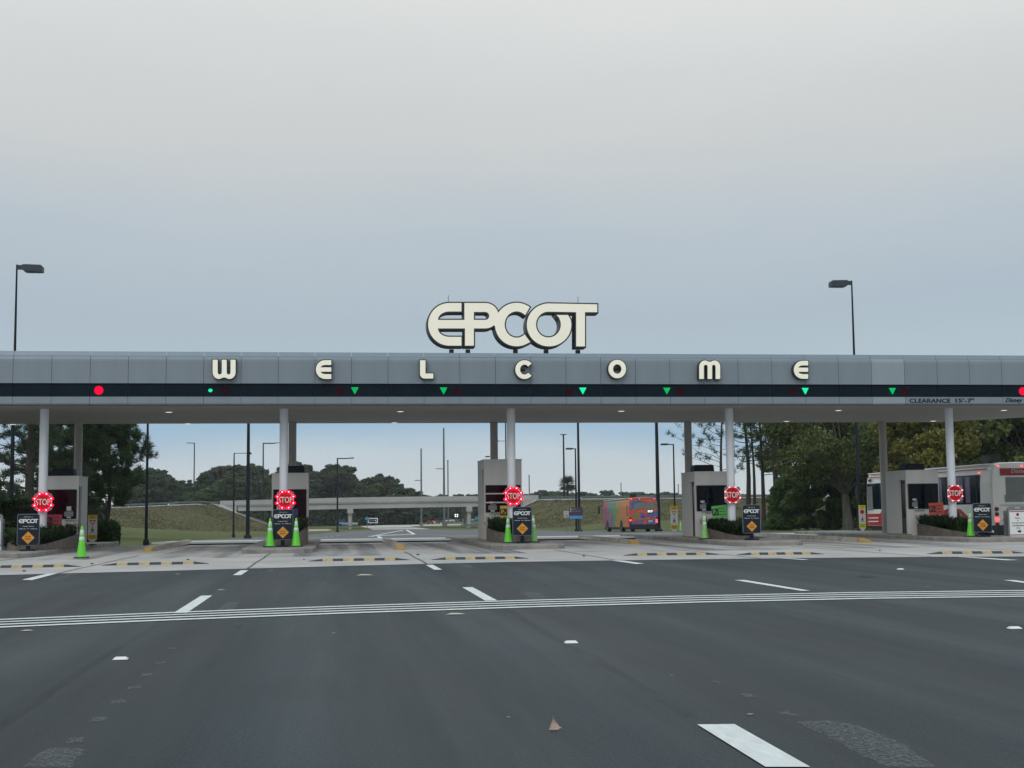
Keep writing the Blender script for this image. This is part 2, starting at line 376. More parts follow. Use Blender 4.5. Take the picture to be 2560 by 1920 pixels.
# ---------------------------------------------------------------- mesh helpers
class MB:
    def __init__(s): s.v = []; s.f = []; s.sm = []
    def add(s, vs, fs, smooth=False):
        o = len(s.v); s.v += [tuple(map(float, p)) for p in vs]
        s.f += [tuple(i + o for i in f) for f in fs]; s.sm += [smooth] * len(fs); return s
    def box(s, c, d, rz=0.0, taper=1.0):
        x, y, z = (k / 2 for k in d); ca, sa = math.cos(rz), math.sin(rz)
        P = []
        for sz, t in ((-z, 1), (z, taper)):
            for sx, sy in ((-x, -y), (x, -y), (x, y), (-x, y)):
                px, py = sx * t, sy * t
                P.append((c[0] + px * ca - py * sa, c[1] + px * sa + py * ca, c[2] + sz))
        return s.add(P, [(3, 2, 1, 0), (4, 5, 6, 7), (0, 1, 5, 4), (1, 2, 6, 5), (2, 3, 7, 6), (3, 0, 4, 7)])
    def tube(s, pts, rad, n=8, cap=True, smooth=True):
        pts = [Vector(p) for p in pts]; P = []; F = []
        if not hasattr(rad, '__len__'): rad = [rad] * len(pts)
        for i, p in enumerate(pts):
            d = (pts[min(i + 1, len(pts) - 1)] - pts[max(i - 1, 0)])
            if d.length < 1e-9: d = Vector((0, 0, 1))
            d.normalize()
            a = d.orthogonal() if abs(d.z) < .999 else Vector((1, 0, 0))
            a = (a - d * a.dot(d)).normalized(); b = d.cross(a)
            for k in range(n):
                t = 2 * PI * k / n; q = p + (a * math.cos(t) + b * math.sin(t)) * rad[i]; P.append(q)
        for i in range(len(pts) - 1):
            for k in range(n):
                k2 = (k + 1) % n; F.append((i * n + k, i * n + k2, (i + 1) * n + k2, (i + 1) * n + k))
        s.add(P, F, smooth)
        if cap:
            s.add(P[:n], [tuple(range(n))[::-1]]); s.add(P[-n:], [tuple(range(n))])
        return s
    def prism(s, pl, a, b, axis='z'):
        """outline pl (2-D) pushed from a to b along an axis: z -> (x,y), y -> (x,z), x -> (y,z)"""
        n = len(pl)
        def mk(p, t): return (p[0], p[1], t) if axis == 'z' else ((p[0], t, p[1]) if axis == 'y' else (t, p[0], p[1]))
        P = [mk(p, a) for p in pl] + [mk(p, b) for p in pl]
        F = [tuple(range(n))[::-1], tuple(range(n, 2 * n))] + [(i, (i + 1) % n, n + (i + 1) % n, n + i) for i in range(n)]
        return s.add(P, F)
    def lathe(s, prof, c=(0, 0, 0), n=20, smooth=True):
        P = []; F = []
        for r, z in prof:
            for k in range(n):
                t = 2 * PI * k / n; P.append((c[0] + r * math.cos(t), c[1] + r * math.sin(t), c[2] + z))
        for i in range(len(prof) - 1):
            for k in range(n):
                k2 = (k + 1) % n; F.append((i * n + k, i * n + k2, (i + 1) * n + k2, (i + 1) * n + k))
        s.add(P, F, smooth); s.add(P[:n], [tuple(range(n))[::-1]]); s.add(P[-n:], [tuple(range(n))]); return s
    def mesh(s, name, m=None, bevel=0.0):
        me = bpy.data.meshes.new(name); me.from_pydata(s.v, [], s.f)
        me.polygons.foreach_set('use_smooth', s.sm)
        bm = bmesh.new(); bm.from_mesh(me)
        bmesh.ops.recalc_face_normals(bm, faces=bm.faces)
        if bevel:
            bmesh.ops.remove_doubles(bm, verts=bm.verts, dist=1e-5)
            bmesh.ops.bevel(bm, geom=[e for e in bm.edges if e.is_manifold and e.calc_face_angle(0) > .5], offset=bevel, segments=2, affect='EDGES', profile=.6)
        bm.to_mesh(me); bm.free()
        if m: me.materials.append(m)
        return me

def obj(name, me, parent=None, loc=None):
    o = bpy.data.objects.new(name, me); COL.objects.link(o)
    if parent: o.parent = parent
    if loc is not None: o.location = loc
    return o
def part(name, mb, m, parent, bevel=0.0, loc=None, label=None):
    o = obj(name, mb.mesh(name, M[m] if isinstance(m, str) else m, bevel), parent, loc)
    if label: o['label'] = label
    return o
def thing(name, label, cat, loc=(0, 0, 0), rz=0.0, group=None):
    o = bpy.data.objects.new(name, None); COL.objects.link(o)
    o.location = loc; o.rotation_euler = (0, 0, rz); o.empty_display_size = .2
    o['label'] = label; o['category'] = cat
    if group: o['group'] = group
    return o
def copy_tree(o, loc, label=None, rz=None, group=None, scale=None, parent=None):
    c = o.copy(); COL.objects.link(c)
    if parent: c.parent = parent
    else:
        c.location = loc
        if rz is not None: c.rotation_euler = (0, 0, rz)
        if label: c['label'] = label
        if group: c['group'] = group
        if scale: c.scale = scale
    for ch in [k for k in o.children]: copy_tree(ch, None, parent=c)
    return c
def structure(o, label=None):
    o['kind'] = 'structure'
    if label: o['label'] = label
    return o

def arc(cx_, cy_, rx, ry, a0, a1, n=10):
    return [(cx_ + rx * math.cos(math.radians(a0 + (a1 - a0) * i / n)), cy_ + ry * math.sin(math.radians(a0 + (a1 - a0) * i / n))) for i in range(n + 1)]
def rrect(x0, z0, x1, z1, r, n=4):
    return arc(x1 - r, z1 - r, r, r, 0, 90, n) + arc(x0 + r, z1 - r, r, r, 90, 180, n) + arc(x0 + r, z0 + r, r, r, 180, 270, n) + arc(x1 - r, z0 + r, r, r, 270, 360, n)

def clean(pl):
    o = []
    for p in pl:
        if not o or (abs(p[0] - o[-1][0]) + abs(p[1] - o[-1][1])) > 1e-5: o.append(p)
    if abs(o[0][0] - o[-1][0]) + abs(o[0][1] - o[-1][1]) < 1e-5: o.pop()
    return o
def area(pl): return sum(pl[i - 1][0] * pl[i][1] - pl[i][0] * pl[i - 1][1] for i in range(len(pl))) / 2
def grow(pl, r):
    """offset a closed outline: outers run counter-clockwise and grow, holes run clockwise and shrink"""
    n = len(pl); o = []
    for i in range(n):
        p0, p, p1 = Vector(pl[i - 1]), Vector(pl[i]), Vector(pl[(i + 1) % n])
        a = (p - p0).normalized(); b = (p1 - p).normalized()
        na, nb = Vector((a.y, -a.x)), Vector((b.y, -b.x)); q = na + nb
        if q.length < 1e-6: q = na
        q.normalize(); k = r / max(.45, q.dot(na)); o.append((p.x + q.x * k, p.y + q.y * k))
    return o
def filled(name, loops, y_front, depth, m, rim=0.0):
    """outline(s) in (x, z) made into a flat-faced solid standing in the plane y = y_front, holes kept"""
    cu = bpy.data.curves.new(name, 'CURVE'); cu.dimensions = '2D'; cu.fill_mode = 'BOTH'
    for k, lp in enumerate(loops):
        lp = clean(lp)
        if (area(lp) < 0) == (k == 0): lp = lp[::-1]
        if rim: lp = grow(lp, rim)
        sp = cu.splines.new('POLY'); sp.points.add(len(lp) - 1)
        for i, p in enumerate(lp): sp.points[i].co = (p[0], p[1], 0, 1)
        sp.use_cyclic_u = True
    cu.extrude = depth / 2
    o = bpy.data.objects.new(name, cu)
    me = bpy.data.meshes.new_from_object(o); bpy.data.objects.remove(o); bpy.data.curves.remove(cu)
    me.transform(Matrix.Translation((0, y_front + depth / 2, 0)) @ Matrix.Rotation(PI / 2, 4, 'X'))
    me.name = name; me.materials.clear(); me.materials.append(M[m]); return me
_txt = {}
def text(body, w, h, m, x=0.0, z=0.0, y=0.0, shear=0.0, bold=0.0, depth=.004):
    """lettering w wide and h high, centred on (x, z), facing -y"""
    cu = bpy.data.curves.new('text', 'FONT'); cu.body = body; cu.shear = shear; cu.offset = bold; cu.extrude = .02
    cu.align_x = 'CENTER'; cu.resolution_u = 3
    o = bpy.data.objects.new('text', cu); me = bpy.data.meshes.new_from_object(o)
    bpy.data.objects.remove(o); bpy.data.curves.remove(cu)
    n = len(me.vertices); co = np.zeros(n * 3); me.vertices.foreach_get('co', co); co = co.reshape(-1, 3)
    lo, hi = co.min(0), co.max(0); c = (lo + hi) / 2; s_ = hi - lo
    q = np.empty_like(co)
    q[:, 0] = (co[:, 0] - c[0]) / s_[0] * w + x; q[:, 2] = (co[:, 1] - c[1]) / s_[1] * h + z
    q[:, 1] = y - (co[:, 2] - lo[2]) / max(s_[2], 1e-6) * depth
    me.vertices.foreach_set('co', q.ravel()); me.update(); me.materials.clear(); me.materials.append(M[m]); me.name = 'lettering'
    return me
def join_meshes(name, mes, m=None):
    bm = bmesh.new()
    for me in mes: bm.from_mesh(me)
    o = bpy.data.meshes.new(name); bm.to_mesh(o); bm.free()
    o.materials.append(M[m] if m else mes[0].materials[0]); return o

def soup(name, P, k, m):
    """P: (n*k, 3) corner array of n separate k-gons"""
    n = len(P) // k; me = bpy.data.meshes.new(name)
    me.vertices.add(n * k); me.vertices.foreach_set('co', np.asarray(P, dtype=np.float32).ravel())
    me.loops.add(n * k); me.loops.foreach_set('vertex_index', np.arange(n * k, dtype=np.int32))
    me.polygons.add(n); me.polygons.foreach_set('loop_start', np.arange(0, n * k, k, dtype=np.int32))
    me.polygons.foreach_set('loop_total', np.full(n, k, dtype=np.int32)); me.update(calc_edges=True)
    me.materials.append(m if not isinstance(m, str) else M[m]); return me
def unit(n, r=None):
    r = r or rng; a = r.normal(size=(n, 3)); return a / np.linalg.norm(a, axis=1, keepdims=True)
def leaves(C, size, r=None, flat=0.0, long=1.6):
    """one leaf-shaped quad at each centre"""
    r = r or rng; n = len(C); a = unit(n, r); b = unit(n, r); b = np.cross(a, b); b /= np.linalg.norm(b, axis=1, keepdims=True) + 1e-9
    s_ = size * r.uniform(.6, 1.4, (n, 1)); A = a * s_ * long * .5; B = b * s_ * .5
    P = np.stack([C - A, C - A * .1 + B, C + A, C - A * .1 - B], 1)
    return P.reshape(-1, 3)
def needles(C, D, per, length, width, r=None):
    """tufts: per needles from each centre C leaning to the direction D"""
    r = r or rng; n = len(C)
    d = unit(n * per, r) * .85 + np.repeat(D, per, 0) * .75; d /= np.linalg.norm(d, axis=1, keepdims=True)
    c = np.repeat(C, per, 0) + r.normal(size=(n * per, 3)) * length * .18
    w = np.cross(d, unit(n * per, r)); w /= np.linalg.norm(w, axis=1, keepdims=True) + 1e-9
    L_ = length * r.uniform(.6, 1.2, (n * per, 1))
    P = np.stack([c - w * width / 2, c + w * width / 2, c + d * L_], 1)
    return P.reshape(-1, 3)
# ================================================================ SETTING: ground, roads, pavements
def sstep(t):
    t = np.clip(t, 0, 1); return t * t * (3 - 2 * t)
def road_arr(y):
    return np.where(y < 52, 0.0, np.where(y < 300, -.0115 * (y - 52), -2.852))
def terrain(x, y):
    b = road_arr(y)
    xl = np.interp(y, [0, 50, 58, 96, 200, 300, 420], [-60, -14, -10, -8, -13, -19, -30])
    tl = sstep((xl - x) / (4 + .14 * y))
    z = b + (-.15 - b) * tl
    xr = .14 * y + 4
    tr = sstep((x - xr) / (6 + .05 * y)) * (y > 66)
    z = z + (np.maximum(b, -.9) - z) * np.where(x > 0, tr, 0)
    # the embankment that carries the overpass road
    zc = np.where(x < 10, 3.55 - .034 * np.maximum(0, -29 - x), 3.75)
    yt = np.where(x < 10, np.interp(x, [-120, -43, -17], [200, 245, 306]), np.interp(x, [40, 60, 140], [300, 245, 215]))
    f = sstep(np.clip((y - yt) / (337 - yt), 0, 1) ** 1.15) * .55 + np.clip((y - yt) / (337 - yt), 0, 1) * .45
    back = 1 - sstep((y - 356) / 26)
    side = np.where(x < 10, np.clip((-13 - x) / 16, 0, 1), np.clip((x - 36) / 14, 0, 1))
    h = np.maximum(0, zc - z) * f * np.where(y > 356, back, 1) * side
    rough = sstep((y - yt) / 6) * (side > 0) * (y < 345)
    return z + h, rough, h
xs = np.unique(np.concatenate([np.arange(-700, -140, 28.), np.arange(-140, -50, 5.), np.arange(-50, 62, 1.6), np.arange(62, 180, 4.), np.arange(180, 900, 30.)]))
ys = np.unique(np.concatenate([np.arange(-80, 20, 20.), np.arange(20, 52, 4.), np.arange(52, 140, 2.), np.arange(140, 300, 4.), np.arange(300, 392, 2.), np.arange(392, 1400, 45.), [1440.]]))
gx, gy = np.meshgrid(xs, ys); gz, gr, gh = terrain(gx, gy)
gz = gz - .05 + (np.sin(gx * .21 + gy * .13) * .05 + np.sin(gx * .9) * np.sin(gy * .7) * .04) * (gh > .3)
nx, ny = len(xs), len(ys)
gv = np.stack([gx, gy, gz], -1).reshape(-1, 3)
gf = [(j * nx + i, j * nx + i + 1, (j + 1) * nx + i + 1, (j + 1) * nx + i) for j in range(ny - 1) for i in range(nx - 1)]
me = bpy.data.meshes.new('ground'); me.from_pydata(gv.tolist(), [], gf); me.polygons.foreach_set('use_smooth', [True] * len(gf))
a_ = me.attributes.new('rough', 'FLOAT', 'POINT'); a_.data.foreach_set('value', gr.ravel().astype(np.float32)); me.materials.append(M['grass'])
structure(obj('ground', me), 'mown grass and rough embankment behind the toll plaza')
def tz(x, y): return float(terrain(np.array([float(x)]), np.array([float(y)]))[0][0])

def sheet(name, pts, dz, m, parent=None):
    """flat or draped sheet: outline of (x, y) points, cut where the road starts and stops falling"""
    bm = bmesh.new(); vs = [bm.verts.new((p[0], p[1], 0)) for p in pts]; bm.faces.new(vs)
    for yy in (52.0, 300.0):
        bmesh.ops.bisect_plane(bm, geom=bm.verts[:] + bm.edges[:] + bm.faces[:], plane_co=(0, yy, 0), plane_no=(0, 1, 0))
    for v in bm.verts: v.co.z = road_z(v.co.y) + dz
    bmesh.ops.triangulate(bm, faces=bm.faces)
    for f in bm.faces:
        if f.normal.z < 0: f.normal_flip()
    me = bpy.data.meshes.new(name); bm.to_mesh(me); bm.free(); me.materials.append(M[m] if isinstance(m, str) else m)
    return obj(name, me, parent)
def px(pl, z=0): return [tuple(G(u, v, z)[:2]) for u, v in pl]
def pt(pl): return [tuple(GT(u, v)[:2]) for u, v in pl]

# front edge of the concrete apron, measured along the picture
edge = [(-34, 24.0), (-22, 26.0), (-13, 28.2)] + px([(0, 1438), (430, 1427), (860, 1415), (1280, 1405), (1720, 1398.7), (2140, 1394), (2361, 1392.3)]) + [(17.0, 30.6), (26, 28.4), (50, 24.0)]
def edge_y(x):
    return float(np.interp(x, [p[0] for p in edge], [p[1] for p in edge]))
structure(sheet('road', [(-34, -30), (50, -30)] + [(50, 24.0)] + edge[::-1][1:], 0.0, 'asphalt'), 'dark asphalt approach road with fresh white markings')
road = bpy.data.objects['road']
apron = structure(sheet('concrete_apron', edge + [(50, 66), (-7.5, 66), (-7.6, 54.5), (-60, 54.5), (-60, 24)], 0.004, 'concrete'), 'pale concrete apron under the toll canopy')
beyond = pt([(366, 1356.5), (640, 1343), (780, 1336), (843, 1330), (894, 1327), (970, 1324.5), (1017, 1323.5), (1078, 1323.5), (1192, 1324), (1310, 1325), (1400, 1327), (1640, 1328), (1900, 1330.5), (2160, 1333)])
far_road = structure(sheet('road', [(-7.6, 66.0), (-7.6, 60)][0:1] + beyond + [(60, 84), (60, 66.0)], 0.0, 'asphalt_far'), 'older grey road beyond the toll plaza')
structure(sheet('path', pt([(933, 1324.4), (901, 1315.5), (970, 1312.5), (1065, 1311), (1172, 1310), (1172, 1312.5), (1025, 1316), (1076, 1323.2), (1017, 1323.2)]), 0.012, 'concrete_far'), 'pale concrete road running on under the overpass')
structure(sheet('path', pt([(770, 1322), (818, 1322.5), (832, 1325), (818, 1327.5), (768, 1328.5)]), 0.012, 'dirt'), 'bare sandy patch in the grass left of the overpass pier')

# lane markings on the near road (x of the lane lines: -1.88, 2.12, 6.8, 12, 18)
def dash(x, y0, y1, w=.165, skew=0.0):
    sheet('lane_dash', [(x - w / 2, y0), (x + w / 2, y0), (x + w / 2 + skew, y1), (x - w / 2 + skew, y1)], .006, 'white_line', road)
dash(-1.88, 17.35, 20.9); dash(-1.90, 27.6, 29.9)
dash(2.12, 18.55, 21.9); dash(2.16, 28.6, 31.3)
sheet('lane_dash', px([(1743, 1813.5), (1836, 1812.5), (2026, 1920), (1914, 1920)]) , .006, 'white_line', road)
sheet('lane_dash', px([(1836, 1451), (1861, 1450.5), (2026, 1477.5), (2003, 1478)]), .006, 'white_line', road)
sheet('lane_dash', px([(1523, 1400.8), (1560, 1402.5), (1611, 1409.5), (1590, 1410.5)]), .006, 'white_line', road)
sheet('lane_dash', px([(1935, 1394.8), (1975, 1396.5), (2024, 1399.6), (2008, 1400.3)]), .006, 'white_line', road)
sheet('lane_dash', px([(2385, 1391.8), (2430, 1393.5), (2548, 1400.6), (2515, 1401.2)]), .006, 'white_line', road)
sheet('lane_dash', px([(2508, 1451), (2535, 1451), (2620, 1462), (2590, 1462.5)]), .006, 'white_line', road)
sheet('lane_dash', px([(54, 1450), (120, 1434.5), (142, 1434.5), (80, 1451)]), .006, 'white_line', road)
cen = px([(-160, 1566), (0, 1559), (430, 1541), (860, 1524.6), (1290, 1510.5), (1720, 1498.6), (2140, 1489.5), (2560, 1484), (2760, 1482)])
for k in range(4):
    dy = (-.62, -.215, .19, .60)[k]; w = (.19, .16, .15, .17)[k] / 2
    sheet('transverse_line', [(x, y + dy - w) for x, y in cen] + [(x, y + dy + w) for x, y in cen][::-1], .007, 'white_line', road)
# scraped ghosts of the previous markings
for pl in ([(60, 1920), (112, 1876), (150, 1871), (212, 1874), (176, 1920)], [(1994, 1806), (2080, 1803), (2150, 1818), (2260, 1862), (2335, 1920), (2215, 1920), (2110, 1865)],
           [(1300, 1482), (1340, 1479), (1385, 1505), (1350, 1510)], [(545, 1526), (565, 1507), (600, 1507), (578, 1527)], [(1380, 1519), (1424, 1517), (1430, 1522), (1385, 1524)],
           [(660, 1431), (675, 1423), (692, 1421), (680, 1431)], [(1138, 1410), (1155, 1409), (1190, 1419), (1168, 1420)], [(125, 1449), (170, 1436), (195, 1435), (150, 1450)]):
    q = px(pl); n_ = len(q); fr_ = []
    for i_ in range(n_):                      # ragged outline where the grinder bit unevenly
        p_, r__ = q[i_], q[(i_ + 1) % n_]; d_ = math.hypot(r__[0] - p_[0], r__[1] - p_[1]); k_ = max(1, int(d_ / .035)); nx_, ny_ = (r__[1] - p_[1]) / (d_ + 1e-9), -(r__[0] - p_[0]) / (d_ + 1e-9)
        for j_ in range(k_): w_ = random.uniform(-.014, .014); fr_.append((p_[0] + (r__[0] - p_[0]) * j_ / k_ + nx_ * w_, p_[1] + (r__[1] - p_[1]) * j_ / k_ + ny_ * w_))
    sheet('scraped_marking', fr_, .0055, 'old_line', road)
for (u, v), s_ in zip([(446, 1520), (430, 1622), (402, 1658), (367, 1688), (338, 1720), (297, 1756), (247, 1800), (190, 1852), (1790, 1706), (1872, 1740), (1970, 1786)], [.5, .7, .8, .9, 1, 1, 1, .9, .6, .8, .9]):
    p = G(u, v); sheet('scraped_marking', [(p[0] - .045 * s_, p[1] - .09), (p[0] + .05 * s_, p[1] - .07), (p[0] + .03 * s_, p[1] + .09), (p[0] - .05 * s_, p[1] + .07)], .0055, 'old_line', road)
# sealed joints run down the lanes as darker bands
def soft_stain(name, col, lo, hi, amax, sc, st):
    g = mat(name, col, .6, .2, 3, spec=.3); nt = g.node_tree; b = nt.nodes['Principled BSDF']; N = nt.nodes.new; L = nt.links.new
    t = N('ShaderNodeTexCoord'); q = N('ShaderNodeMapping'); q.inputs['Scale'].default_value = st; L(t.outputs['Object'], q.inputs[0])
    n = N('ShaderNodeTexNoise'); n.inputs['Scale'].default_value = sc; n.inputs['Detail'].default_value = 5; L(q.outputs[0], n.inputs['Vector'])
    r = N('ShaderNodeValToRGB'); r.color_ramp.elements[0].position = lo; r.color_ramp.elements[1].position = hi; r.color_ramp.elements[1].color = (amax, amax, amax, 1)
    L(n.outputs[0], r.inputs[0]); tr = N('ShaderNodeBsdfTransparent'); mx = N('ShaderNodeMixShader')
    L(r.outputs[0], mx.inputs[0]); L(tr.outputs[0], mx.inputs[1]); L(b.outputs[0], mx.inputs[2]); L(mx.outputs[0], nt.nodes['Material Output'].inputs[0]); return g
M['sealer'] = soft_stain('joint_sealer', (.016, .020, .024), .32, .78, .28, 2.0, (3, .5, 1))
def joint_strip(x, y0, y1, w, m, par, z=.0045, wob=.02, name='sealed_joint'):
    n = max(3, int((y1 - y0) / .22)); L_ = []; R_ = []
    for i in range(n + 1):
        y = y0 + (y1 - y0) * i / n; d = math.sin(y * 1.1 + x) * wob + random.uniform(-wob, wob) * .45
        L_.append((x + d - w / 2, y)); R_.append((x + d + w / 2, y))
    sheet(name, L_ + R_[::-1], z, m, par)
joint_strip(-1.95, 5.0, 17.2, .085, 'sealer', road); joint_strip(2.10, 7.9, 18.4, .085, 'sealer', road)
joint_strip(6.9, 4.0, 19.2, .05, 'sealer', road); joint_strip(2.12, 22.2, 28.4, .06, 'sealer', road); joint_strip(-1.9, 21.2, 27.3, .05, 'sealer', road)
# joints and drain in the apron
M['seam'] = mat('dirty_joint', (.10, .095, .088), .9, .25, 6)
for x in (-9.8, -5.75, -1.9, 2.14, 6.72, 10.2, 14.3, 18.2, 22.5): joint_strip(x, edge_y(x) + .05, 41.8, .055, 'seam', apron, .0085, .012, 'expansion_joint')
for y in (39.6, 44.5): sheet('expansion_joint', [(-34, y - .02), (50, y - .02), (50, y + .02), (-34, y + .02)], .0085, 'seam', apron)
M['grime'] = mat('tyre_grime', (.19, .195, .20), .8, .25, 1.1)
def grime_material():
    g = M['grime']; nt = g.node_tree; b = nt.nodes['Principled BSDF']; N = nt.nodes.new; L = nt.links.new
    t = N('ShaderNodeTexCoord'); q = N('ShaderNodeMapping'); q.inputs['Scale'].default_value = (1.1, .05, 1); L(t.outputs['Object'], q.inputs[0])
    n = N('ShaderNodeTexNoise'); n.inputs['Scale'].default_value = 1.2; n.inputs['Detail'].default_value = 4; L(q.outputs[0], n.inputs['Vector'])
    r = N('ShaderNodeValToRGB'); r.color_ramp.elements[0].position = .40; r.color_ramp.elements[1].position = .68; r.color_ramp.elements[1].color = (.62, .62, .62, 1)
    L(n.outputs[0], r.inputs[0]); tr = N('ShaderNodeBsdfTransparent'); mx = N('ShaderNodeMixShader')
    L(r.outputs[0], mx.inputs[0]); L(tr.outputs[0], mx.inputs[1]); L(b.outputs[0], mx.inputs[2]); L(mx.outputs[0], nt.nodes['Material Output'].inputs[0])
grime_material()
for i, x in enumerate((-7.9, -3.9, .1, 4.2, 8.3, 11.8, 16.0, 19.6, 23.8)):
    sheet('tyre_stain', [(x - 1.25, 38.5), (x + 1.25, 38.5), (x + 1.35, 58.5), (x - 1.35, 58.5)], .0095 + .0006 * i, 'grime', apron)
# raised back slab of the apron with its row of white dashes
sl = MB()
sl.prism([(57.4, .0), (57.5, .06), (65.4, -.03), (65.4, -.16)], -7.4, 50, 'x')
o = structure(obj('kerb_slab', sl.mesh('kerb_slab', M['concrete_far']), apron))
for i in range(26):
    x = -6.8 + i * 1.45
    if abs((x + 1.66) % 7.75) < 1.2: continue
    b = MB(); b.box((x, 57.72, .066), (.62, .26, .008)); obj('lane_dash', b.mesh('lane_dash', M['white_line']), apron)
# markings far beyond
for pl in ([(1003, 1325.5), (1009, 1325.5), (936, 1340), (929, 1340)], [(1015, 1324.5), (1020, 1324.5), (1040, 1336), (1031, 1336)], [(930, 1339.2), (1038, 1335.5), (1038, 1336.5), (930, 1340.5)],
           [(946, 1346), (957, 1345), (950, 1341), (941, 1342)], [(1133, 1340.5), (1145, 1340), (1150, 1342), (1138, 1342.8)], [(920, 1340.5), (936, 1340.5), (936, 1341.6), (920, 1341.6)]):
    sheet('lane_line', pt(pl), .012, 'white_line', far_road)
for i in range(9): p = GT(800 + i * 15, 1345.5 - i * 2.1); sheet('lane_line', [(p[0] - .16, p[1] - .9), (p[0] + .16, p[1] - .9), (p[0] + .16, p[1] + .9), (p[0] - .16, p[1] + .9)], .012, 'white_line', far_road)
for i in range(11): p = GT(1045 + i * 13, 1336.3 + i * .5); sheet('lane_line', [(p[0] - .2, p[1] - .5), (p[0] + .2, p[1] - .5), (p[0] + .2, p[1] + .5), (p[0] - .2, p[1] + .5)], .012, 'white_line', far_road)
for u, v in ((1440, 1341), (1505, 1338), (1590, 1334), (1700, 1336), (1400, 1334), (1480, 1332), (1600, 1330.5), (1750, 1331.5), (1330, 1344)):
    p = GT(u, v); sheet('lane_line', [(p[0] - .5, p[1] - .2), (p[0] + .5, p[1] - .2), (p[0] + .5, p[1] + .2), (p[0] - .5, p[1] + .2)], .012, 'white_line', far_road)

# ================================================================ TOLL CANOPY
YF = 45.4
canopy = thing('toll_canopy', 'long silver toll plaza canopy with a dark signal band, spanning the whole view', 'toll canopy', (0, YF, 0))
plan = [(-17, .12), (34, .12), (34, 1.4), (29, 5.2), (25.2, 9.35), (-17, 9.35)]
part('soffit', MB().prism(plan, 4.765, 4.80), 'soffit', canopy)
part('roof_deck', MB().prism([(x, y) for x, y in plan], 4.81, 6.38), 'reveal', canopy)
part('roof_fascia', MB().prism([(-17, 9.352), (25.3, 9.352), (25.3, 9.40), (-17, 9.40)], 4.77, 6.4), 'panel', canopy)
PX, P0 = 1.2068, -10.287
def prof_mesh(name, prof, w, m, th=.03):
    b = MB(); n = len(prof); g = .006
    inner = [(y + th, z) for y, z in prof]
    V_ = [(g, y, z) for y, z in prof] + [(w - g, y, z) for y, z in prof] + [(g, y, z) for y, z in inner] + [(w - g, y, z) for y, z in inner]
    F_ = [(i, i + 1, n + i + 1, n + i) for i in range(n - 1)] + [(2 * n + i, 3 * n + i, 3 * n + i + 1, 2 * n + i + 1) for i in range(n - 1)]
    F_ += [(i, 2 * n + i, 2 * n + i + 1, i + 1) for i in range(n - 1)] + [(n + i, n + i + 1, 3 * n + i + 1, 3 * n + i) for i in range(n - 1)]
    F_ += [(0, n, 3 * n, 2 * n), (n - 1, 3 * n - 1, 4 * n - 1, 2 * n - 1)]
    b.add(V_, F_); return b.mesh(name, M[m])
upper = [(.000, 5.485), (.000, 6.20), (.004, 6.27), (.016, 6.325), (.04, 6.365), (.075, 6.385)]
lower = [(.045, 4.775), (.015, 4.80), (.002, 4.835), (.0, 5.045)]
capp = [(.078, 6.392), (.145, 6.545), (.20, 6.55)]
bandp = [(.055, 5.05), (.055, 5.48)]
me_u = prof_mesh('fascia_panel', upper, PX, 'panel'); me_l = prof_mesh('lower_panel', lower, PX, 'panel')
me_ul = prof_mesh('fascia_panel', upper, PX, 'panel_light'); me_ll = prof_mesh('lower_panel', lower, PX, 'panel_light')
me_c = prof_mesh('cap_panel', capp, PX, 'cap'); me_b = prof_mesh('band_panel', bandp, PX, 'band')
part('joint_backing', MB().box((8.5, .108, 5.59), (51, .02, 1.60)), 'joint', canopy)
part('drip_edge', MB().box((8.5, .075, 4.766), (51, .07, .012)), 'reveal', canopy)
for k in range(-5, 36):
    x = P0 + k * PX; pale = k == 24
    o = obj('fascia_panel', me_ul if pale else me_u, canopy, (x, 0, 0))
    if pale: o['label'] = 'paler replacement fascia panel'
    obj('lower_panel', me_ll if pale else me_l, canopy, (x, 0, 0))
    obj('cap_panel', me_c, canopy, (x, 0, 0)); obj('band_panel', me_b, canopy, (x, 0, 0))
COLX = [-9.60, -1.70, 6.12, 13.97, 22.22]; REARX = [-9.75, -1.62, 6.34, 14.3, 22.6]
YC = 47.0 - YF
cb = MB().lathe([(.145, -.1), (.145, 4.77)], n=24)
for r_ in (.5, 1.05):
    for a in (-.6, .6): cb.box((.146 * math.sin(a), -.146 * math.cos(a), .15 + r_), (.03, .012, .04), a)
cm = cb.mesh('column', M['col_white'])
for x in COLX: obj('column', cm, canopy, (x, YC, 0))
rm = MB().lathe([(.155, -.2), (.155, 4.77)], n=24).mesh('rear_column', M['col_taupe'])
for x in REARX: obj('rear_column', rm, canopy, (x, 54.0 - YF, 0))
lm = MB().lathe([(.15, 0), (.15, .012), (.11, .014)], (0, 0, -.014), n=16).mesh('soffit_lamp', M['white'])
lg = MB().lathe([(.105, -.001), (.105, .004)], (0, 0, -.004), n=16).mesh('lamp_lens', M['lamp_lit'])
for u, v in ((422, 1029.5), (1001, 1028), (1553, 1027), (2096, 1025.3), (2510, 1025)) + ((32, 1060), (470, 1058.5), (986, 1056), (1966, 1052.5), (2333, 1052)):
    p = G(u, v, 4.765); o = obj('soffit_lamp', lm, canopy, (p[0], p[1] - YF, 4.764)); obj('lamp_lens', lg, o, (0, 0, -.012))

